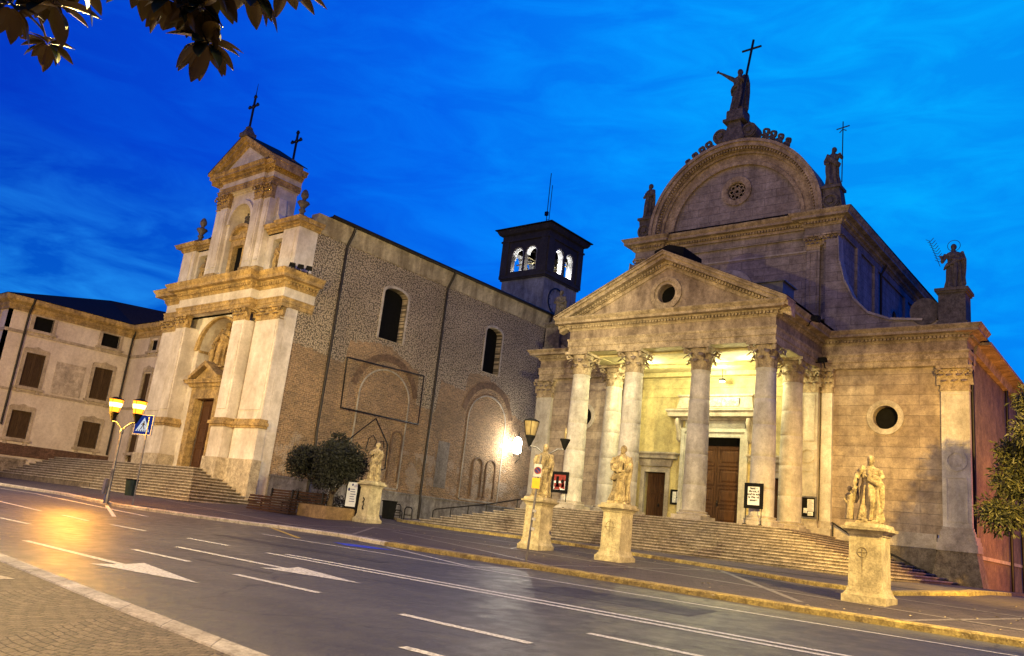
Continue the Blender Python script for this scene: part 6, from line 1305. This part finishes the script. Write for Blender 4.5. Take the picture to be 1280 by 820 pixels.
# slatted benches stacked end to end
def bench(x0, x1, y, label):
    g = G(x0, y)+.06; t = thing('slatted_bench', ((x0+x1)/2, y, g), label, 'bench', 'dark slatted benches by the corner pier')
    mb = MB()
    for k in range(4): mb.box(x0, x1, y-.25+.13*k, y-.15+.13*k, g+.42, g+.46)
    mb.build('seat', MT['slat'], t); mb = MB()
    for k in range(4): mb.box(x0, x1, y+.25+.01*k, y+.29+.01*k, g+.5+.11*k, g+.58+.11*k)
    mb.build('backrest', MT['slat'], t)
    for xx in (x0+.12, x1-.18):
        mb = MB(); mb.box(xx, xx+.06, y-.24, y-.18, g, g+.42); mb.box(xx, xx+.06, y+.2, y+.26, g, g+.95); mb.box(xx, xx+.06, y-.24, y+.26, g+.36, g+.42); mb.build('leg', MT['iron'], t)
bench(-31.5, -29.7, 21.6, 'dark slatted bench right beside the corner pier'); bench(-30.6, -28.5, 22.3, 'dark slatted bench between the corner pier and planter')
t = thing('plank_stack', (-30, 21.2, -.5), 'stack of dark wooden planks lying before the benches', 'planks')
for k in range(6):
    mb = MB(); g = G(-30, 21.0)+.06+k*.11; mb.box(-31.6+.05*(k % 3), -28.6-.04*(k % 2), 20.85, 21.25, g, g+.085); mb.build('plank', MT['slat'], t)
# ================================================================== PLANTED TREE AND OTHER FOLIAGE
def leafmat(name, c1, c2, rough=.45):
    m, n, l, b = M_(name, rough); g = n.new('ShaderNodeNewGeometry'); r = n.new('ShaderNodeValToRGB'); l.new(g.outputs['Random Per Island'], r.inputs[0]); r.color_ramp.elements[0].color = tuple(c1) + (1,); r.color_ramp.elements[1].color = tuple(c2) + (1,); l.new(r.outputs[0], b.inputs['Base Color']); return m
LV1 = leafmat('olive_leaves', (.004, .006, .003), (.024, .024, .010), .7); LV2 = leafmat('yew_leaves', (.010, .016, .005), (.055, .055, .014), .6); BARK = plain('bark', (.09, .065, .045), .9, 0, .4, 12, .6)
def crown(mb, clumps, n, size, seed, droop=.0, aspect=.42):
    rnd = random.Random(seed); tot = sum(c[3]**2 for c in clumps)
    for (cx, cy, cz, r, fz) in clumps:
        for _ in range(int(n*r*r/tot)):
            v = Vector((rnd.gauss(0, 1), rnd.gauss(0, 1), rnd.gauss(0, 1))).normalized(); q = rnd.random()**.38
            if rnd.random() < .08: q *= 1.18
            p = Vector((cx, cy, cz)) + Vector((v.x*r*q, v.y*r*q, v.z*r*q*fz))
            d = (v*.6 + Vector((rnd.gauss(0, .6), rnd.gauss(0, .6), rnd.gauss(0, .6)+.2-droop))).normalized(); s = d.cross(Vector((rnd.gauss(0, 1), rnd.gauss(0, 1), rnd.gauss(0, 1)))).normalized()
            L_ = size*(.7+.6*rnd.random()); w = L_*aspect*.5; nrm = d.cross(s)*L_*.08
            mb.add([p, p+d*L_*.5+s*w+nrm, p+d*L_, p+d*L_*.5-s*w+nrm], [(0, 1, 2, 3)])
tx, ty = -28.6, 22.9; g = G(tx, ty)+.06
t = thing('planted_tree', (tx, ty, g), 'round bushy dark tree growing from a planter before the old brick wall', 'tree')
mb = MB(); rnd = random.Random(3)
base = Vector((tx, ty, g+.45)); mb.tube([base, base+Vector((.03, 0, .35)), base+Vector((-.05, .05, .8)), base+Vector((-.02, .1, 1.3))], [.14, .11, .10, .07], 8)
for k in range(8):
    a = k*.8; p = base+Vector((0, .03, .35+.06*k)); mb.tube([p, p+Vector((math.cos(a)*.3, math.sin(a)*.3, .5)), p+Vector((math.cos(a)*.9, math.sin(a)*.8, 1.0+.2*rnd.random()))], [.06, .04, .015], 6)
mb.build('trunk', BARK, t)
cl = []
for k in range(34):
    a = rnd.random()*6.28; q = math.sqrt(rnd.random()); cl.append((tx-.4+math.cos(a)*q*1.55, ty+math.sin(a)*q*1.2, g+2.35+rnd.gauss(0, .52)*(1.15-q*.7), .40+.28*rnd.random(), .85))
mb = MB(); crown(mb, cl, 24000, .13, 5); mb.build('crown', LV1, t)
t2 = thing('planter', (-27.6, 21.9, G(-27.6, 21.9)+.06), 'long terracotta coloured stone planter holding the bushy tree', 'planter')
x0, x1, y0, y1 = -28.75, -26.9, 21.4, 23.0; g = G(-27.8, 21.5)+.05; mb = MB(); mb.ringprism([(x0, y0), (x1, y0), (x1, y1), (x0, y1)], [(x0+.12, y0+.12), (x1-.12, y0+.12), (x1-.12, y1-.12), (x0+.12, y1-.12)], lambda u, v, d: (u, v, d), g, g+.52); mb.build('planter_wall', MT['planter'], t2)
x0b, x1b = -29.6, -28.0; mb = MB(); mb.box(x0+.1, x1-.1, y0+.1, y1-.1, g, g+.46); mb.build('soil', plain('soil', (.05, .035, .02), 1), t2)
bush = thing('rear_hedge', (-31.5, 25.3, -.4), 'dark low hedge between corner pier and planted tree', 'hedge'); mb = MB(); rnd = random.Random(12)
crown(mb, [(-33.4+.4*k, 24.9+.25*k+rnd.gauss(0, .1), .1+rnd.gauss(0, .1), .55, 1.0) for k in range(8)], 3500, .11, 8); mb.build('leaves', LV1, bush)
# tree at the right edge
tx, ty = -2.55, 26.0; g = G(tx, ty)+.06; t = thing('street_tree', (tx, ty, g), 'drooping green tree at the right edge of the church', 'tree')
mb = MB(); b0 = Vector((tx, ty, g)); mb.tube([b0, b0+Vector((.05, 0, 1.2)), b0+Vector((-.03, 0, 2.6)), b0+Vector((.02, 0, 4.2)), b0+Vector((0, 0, 5.4))], [.2, .16, .13, .09, .04], 9)
rnd = random.Random(21); cl = []
for k in range(46):
    a = rnd.random()*6.28; z = 1.9+3.6*rnd.random(); rr = (1.75-.27*(z-1.9))*(.45+.55*rnd.random()); p = b0+Vector((math.cos(a)*rr, math.sin(a)*rr, z)); cl.append((p.x, p.y, p.z, .38+.22*rnd.random(), .8))
    if k % 2 == 0: mb.tube([b0+Vector((0, 0, z*.75+.4)), (b0+Vector((0, 0, z))+p)/2, p], [.05, .03, .012], 5)
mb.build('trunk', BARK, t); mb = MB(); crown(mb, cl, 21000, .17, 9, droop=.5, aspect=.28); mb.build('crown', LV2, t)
# magnolia overhanging the camera side pavement
MG = thing('magnolia_tree', (-5.4, -1.6, G(-5.4, -1.6)+.09), 'magnolia with large glossy leaves hanging into the top left corner', 'tree')
mgm, n, l, b = M_('magnolia_leaf', .32); gg = n.new('ShaderNodeNewGeometry'); mx = n.new('ShaderNodeMixRGB'); l.new(gg.outputs['Backfacing'], mx.inputs[0]); r = n.new('ShaderNodeValToRGB'); l.new(gg.outputs['Random Per Island'], r.inputs[0]); r.color_ramp.elements[0].color = (.03, .045, .012, 1); r.color_ramp.elements[1].color = (.08, .10, .02, 1); l.new(r.outputs[0], mx.inputs[1]); mx.inputs[2].default_value = (.20, .135, .03, 1); l.new(mx.outputs[0], b.inputs['Base Color'])
def bigleaf(mb, p, d, nrm, L_, w):
    d = Vector(d).normalized(); s = d.cross(Vector(nrm)).normalized(); u = s.cross(d).normalized(); vs = []; n_ = 7
    for i in range(n_+1):
        t_ = i/n_; ww = w*math.sin(math.pi*min(1, t_*.97+.02))**.75*(1-.15*t_); c = Vector(p)+d*L_*t_ - u*(L_*.22*t_*t_)
        for q in (-1, -.5, 0, .5, 1): vs.append(c+s*ww*q*.5+u*(abs(q)*ww*.16))
    mb.add(vs, [(i*5+j, i*5+j+1, (i+1)*5+j+1, (i+1)*5+j) for i in range(n_) for j in range(4)], True)
rnd = random.Random(77); mb = MB(); tw = MB()
spots = [((-3.17, 1.42, 2.02), 13), ((-3.22, 1.50, 1.92), 9), ((-3.24, 1.32, 2.03), 8), ((-3.02, 1.56, 2.14), 9), ((-2.93, 1.66, 2.20), 6), ((-3.52, .84, 1.80), 8), ((-3.46, .96, 1.86), 7), ((-3.5, .9, 1.92), 8), ((-3.42, 1.0, 1.98), 6), ((-3.12, 1.42, 2.12), 9), ((-3.3, 1.22, 2.08), 8), ((-3.3, 1.2, 2.3), 10), ((-3.1, 1.4, 2.4), 12), ((-3.5, .7, 2.1), 12), ((-2.95, 1.65, 2.38), 8)]
for k in range(34): spots.append(((-3.9+rnd.gauss(0, .9), -.2+rnd.gauss(0, 1.2), 3.1+rnd.gauss(0, .5)), 9))
ll = MB()
for (c, n_) in spots:
    n_ = int(n_*1.9); c = Vector(c); dd = Vector((.1, .25, -.35))
    for k in range(n_):
        a = 2*math.pi*k/n_ + rnd.random()*.6; tilt = .25-1.25*rnd.random(); d = Vector((math.cos(a), math.sin(a), tilt)).normalized(); L_ = .125+.055*rnd.random()
        bigleaf(ll, c+d*.015, d, (rnd.gauss(0, .25), rnd.gauss(0, .25), 1), L_, L_*.5)
    tw.tube([c, c+Vector((-.05, -.08, .18)), c+Vector((-.25, -.35, .5)), (c+Vector((-5.4, -1.6, 4.2)))/2+Vector((0, 0, .3)), Vector((-5.4, -1.55, 3.3))], [.006, .010, .016, .03, .05], 5)
b0 = Vector((-5.4, -1.6, G(-5.4, -1.6)+.05)); tw.tube([b0, b0+Vector((.05, 0, 1.5)), b0+Vector((-.05, .1, 3.2)), b0+Vector((0, 0, 5.2))], [.22, .17, .14, .08], 10)
for e in ((-3.2, .9, 2.9), (-3.4, .4, 2.8), (-4.4, .6, 3.3), (-3.6, -1.6, 3.2), (-5.6, .3, 3.3)): tw.tube([b0+Vector((0, .05, 3.4)), (b0+Vector((0, 0, 4.3))+Vector(e))/2+Vector((0, 0, .5)), Vector(e)], [.09, .06, .02], 7)
tw.build('trunk', BARK, MG); ll.build('leaves', mgm, MG)
# wall flood on the old church
t = thing('wall_lantern', (OW+.5, 42.4, 5.0), 'glaring white lantern on an iron bracket on the old brick wall', 'wall lamp')
mb = MB(); mb.tube([(OW-.02, 42.9, 4.6), (OW+.25, 42.9, 5.9), (OW+.5, 42.6, 6.2), (OW+.6, 42.4, 5.9)], .03, 6); mb.tube([(OW-.02, 43.1, 4.2), (OW+.3, 43.1, 4.5), (OW+.3, 43.1, 5.6)], .03, 6); mb.build('bracket', MT['iron'], t)
mb = MB(); mb.lathe([(.10, 4.75), (.28, 4.85), (.30, 5.5), (.22, 5.75), (.05, 5.85)], OW+.6, 42.4, 14); mb.build('glass', MT['floodglass'], t)
lamp('wall_lantern_light', (OW+1.0, 42.1, 5.1), 800, WHT, .25)
floodlight(F3(-35.75, 24.2, 11.95), R(60), 'cluster of black floodlights on the cornice corner of the old church', 3)
# fallen leaves and litter on the forecourt
rnd = random.Random(5); mb = MB()
for k in range(170):
    x = rnd.uniform(-24, 2); y = rnd.uniform(15.6, 24) if k % 3 else rnd.uniform(15.0, 15.6); z = G(x, y)+(.072 if y > 16 else .075); s = .02+.035*rnd.random(); a = rnd.random()*6.3; c, d = math.cos(a)*s, math.sin(a)*s
    mb.add([(x-c, y-d, z), (x+d, y-c, z+.01), (x+c, y+d, z), (x-d*.6, y+c*.6, z+.015)], [(0, 1, 2, 3)])
tag(mb.build('fallen_leaves', plain('dry_leaf', (.42, .34, .20), .8)), kind='stuff')
# graffiti scrawl and scratched emblems on pedestals
def scratch(i, pts_list, mat, w, nm='scratched_mark'):
    px, py = ploc[i]; sc_ = .96 if i < 3 else 1; root = [o for o in bpy.data.objects if o.get('label') == (labs[i])][0]
    gz = G(px, py)+.06
    root['org'] = (px, py, gz)
    mb = MB()
    for pts in pts_list: mb.tube([(px+u, py-.333, gz+z) for u, z in pts], w, 5)
    o = mb.build(nm, mat, root); o.location = (0, 0, 0); return o
cir = lambda cu, cz, r: [(cu+r*math.cos(a*math.pi/8), cz+r*math.sin(a*math.pi/8)) for a in range(17)]
SCR = plain('scratch_grey', (.22, .17, .09), .9)
scratch(3, [cir(-.05, 1.0, .10), [(-.05, .88), (-.05, .62)], [(-.05, 1.08), (-.05, .92)], [(-.13, 1.0), (.03, 1.0)]], SCR, .006)
scratch(2, [cir(-.05, .95, .14), [(-.05, 1.15), (-.05, .62)], [(-.25, .93), (.15, .93)]], SCR, .006)
scratch(0, [[(-.05, .95), (.02, .85), (-.06, .78), (.04, .7), (-.02, .6), (.0, .48)], [(.04, .9), (-.02, .74)], [(-.05, .55), (.06, .5)]], MT['black'], .022, 'black_scrawl')
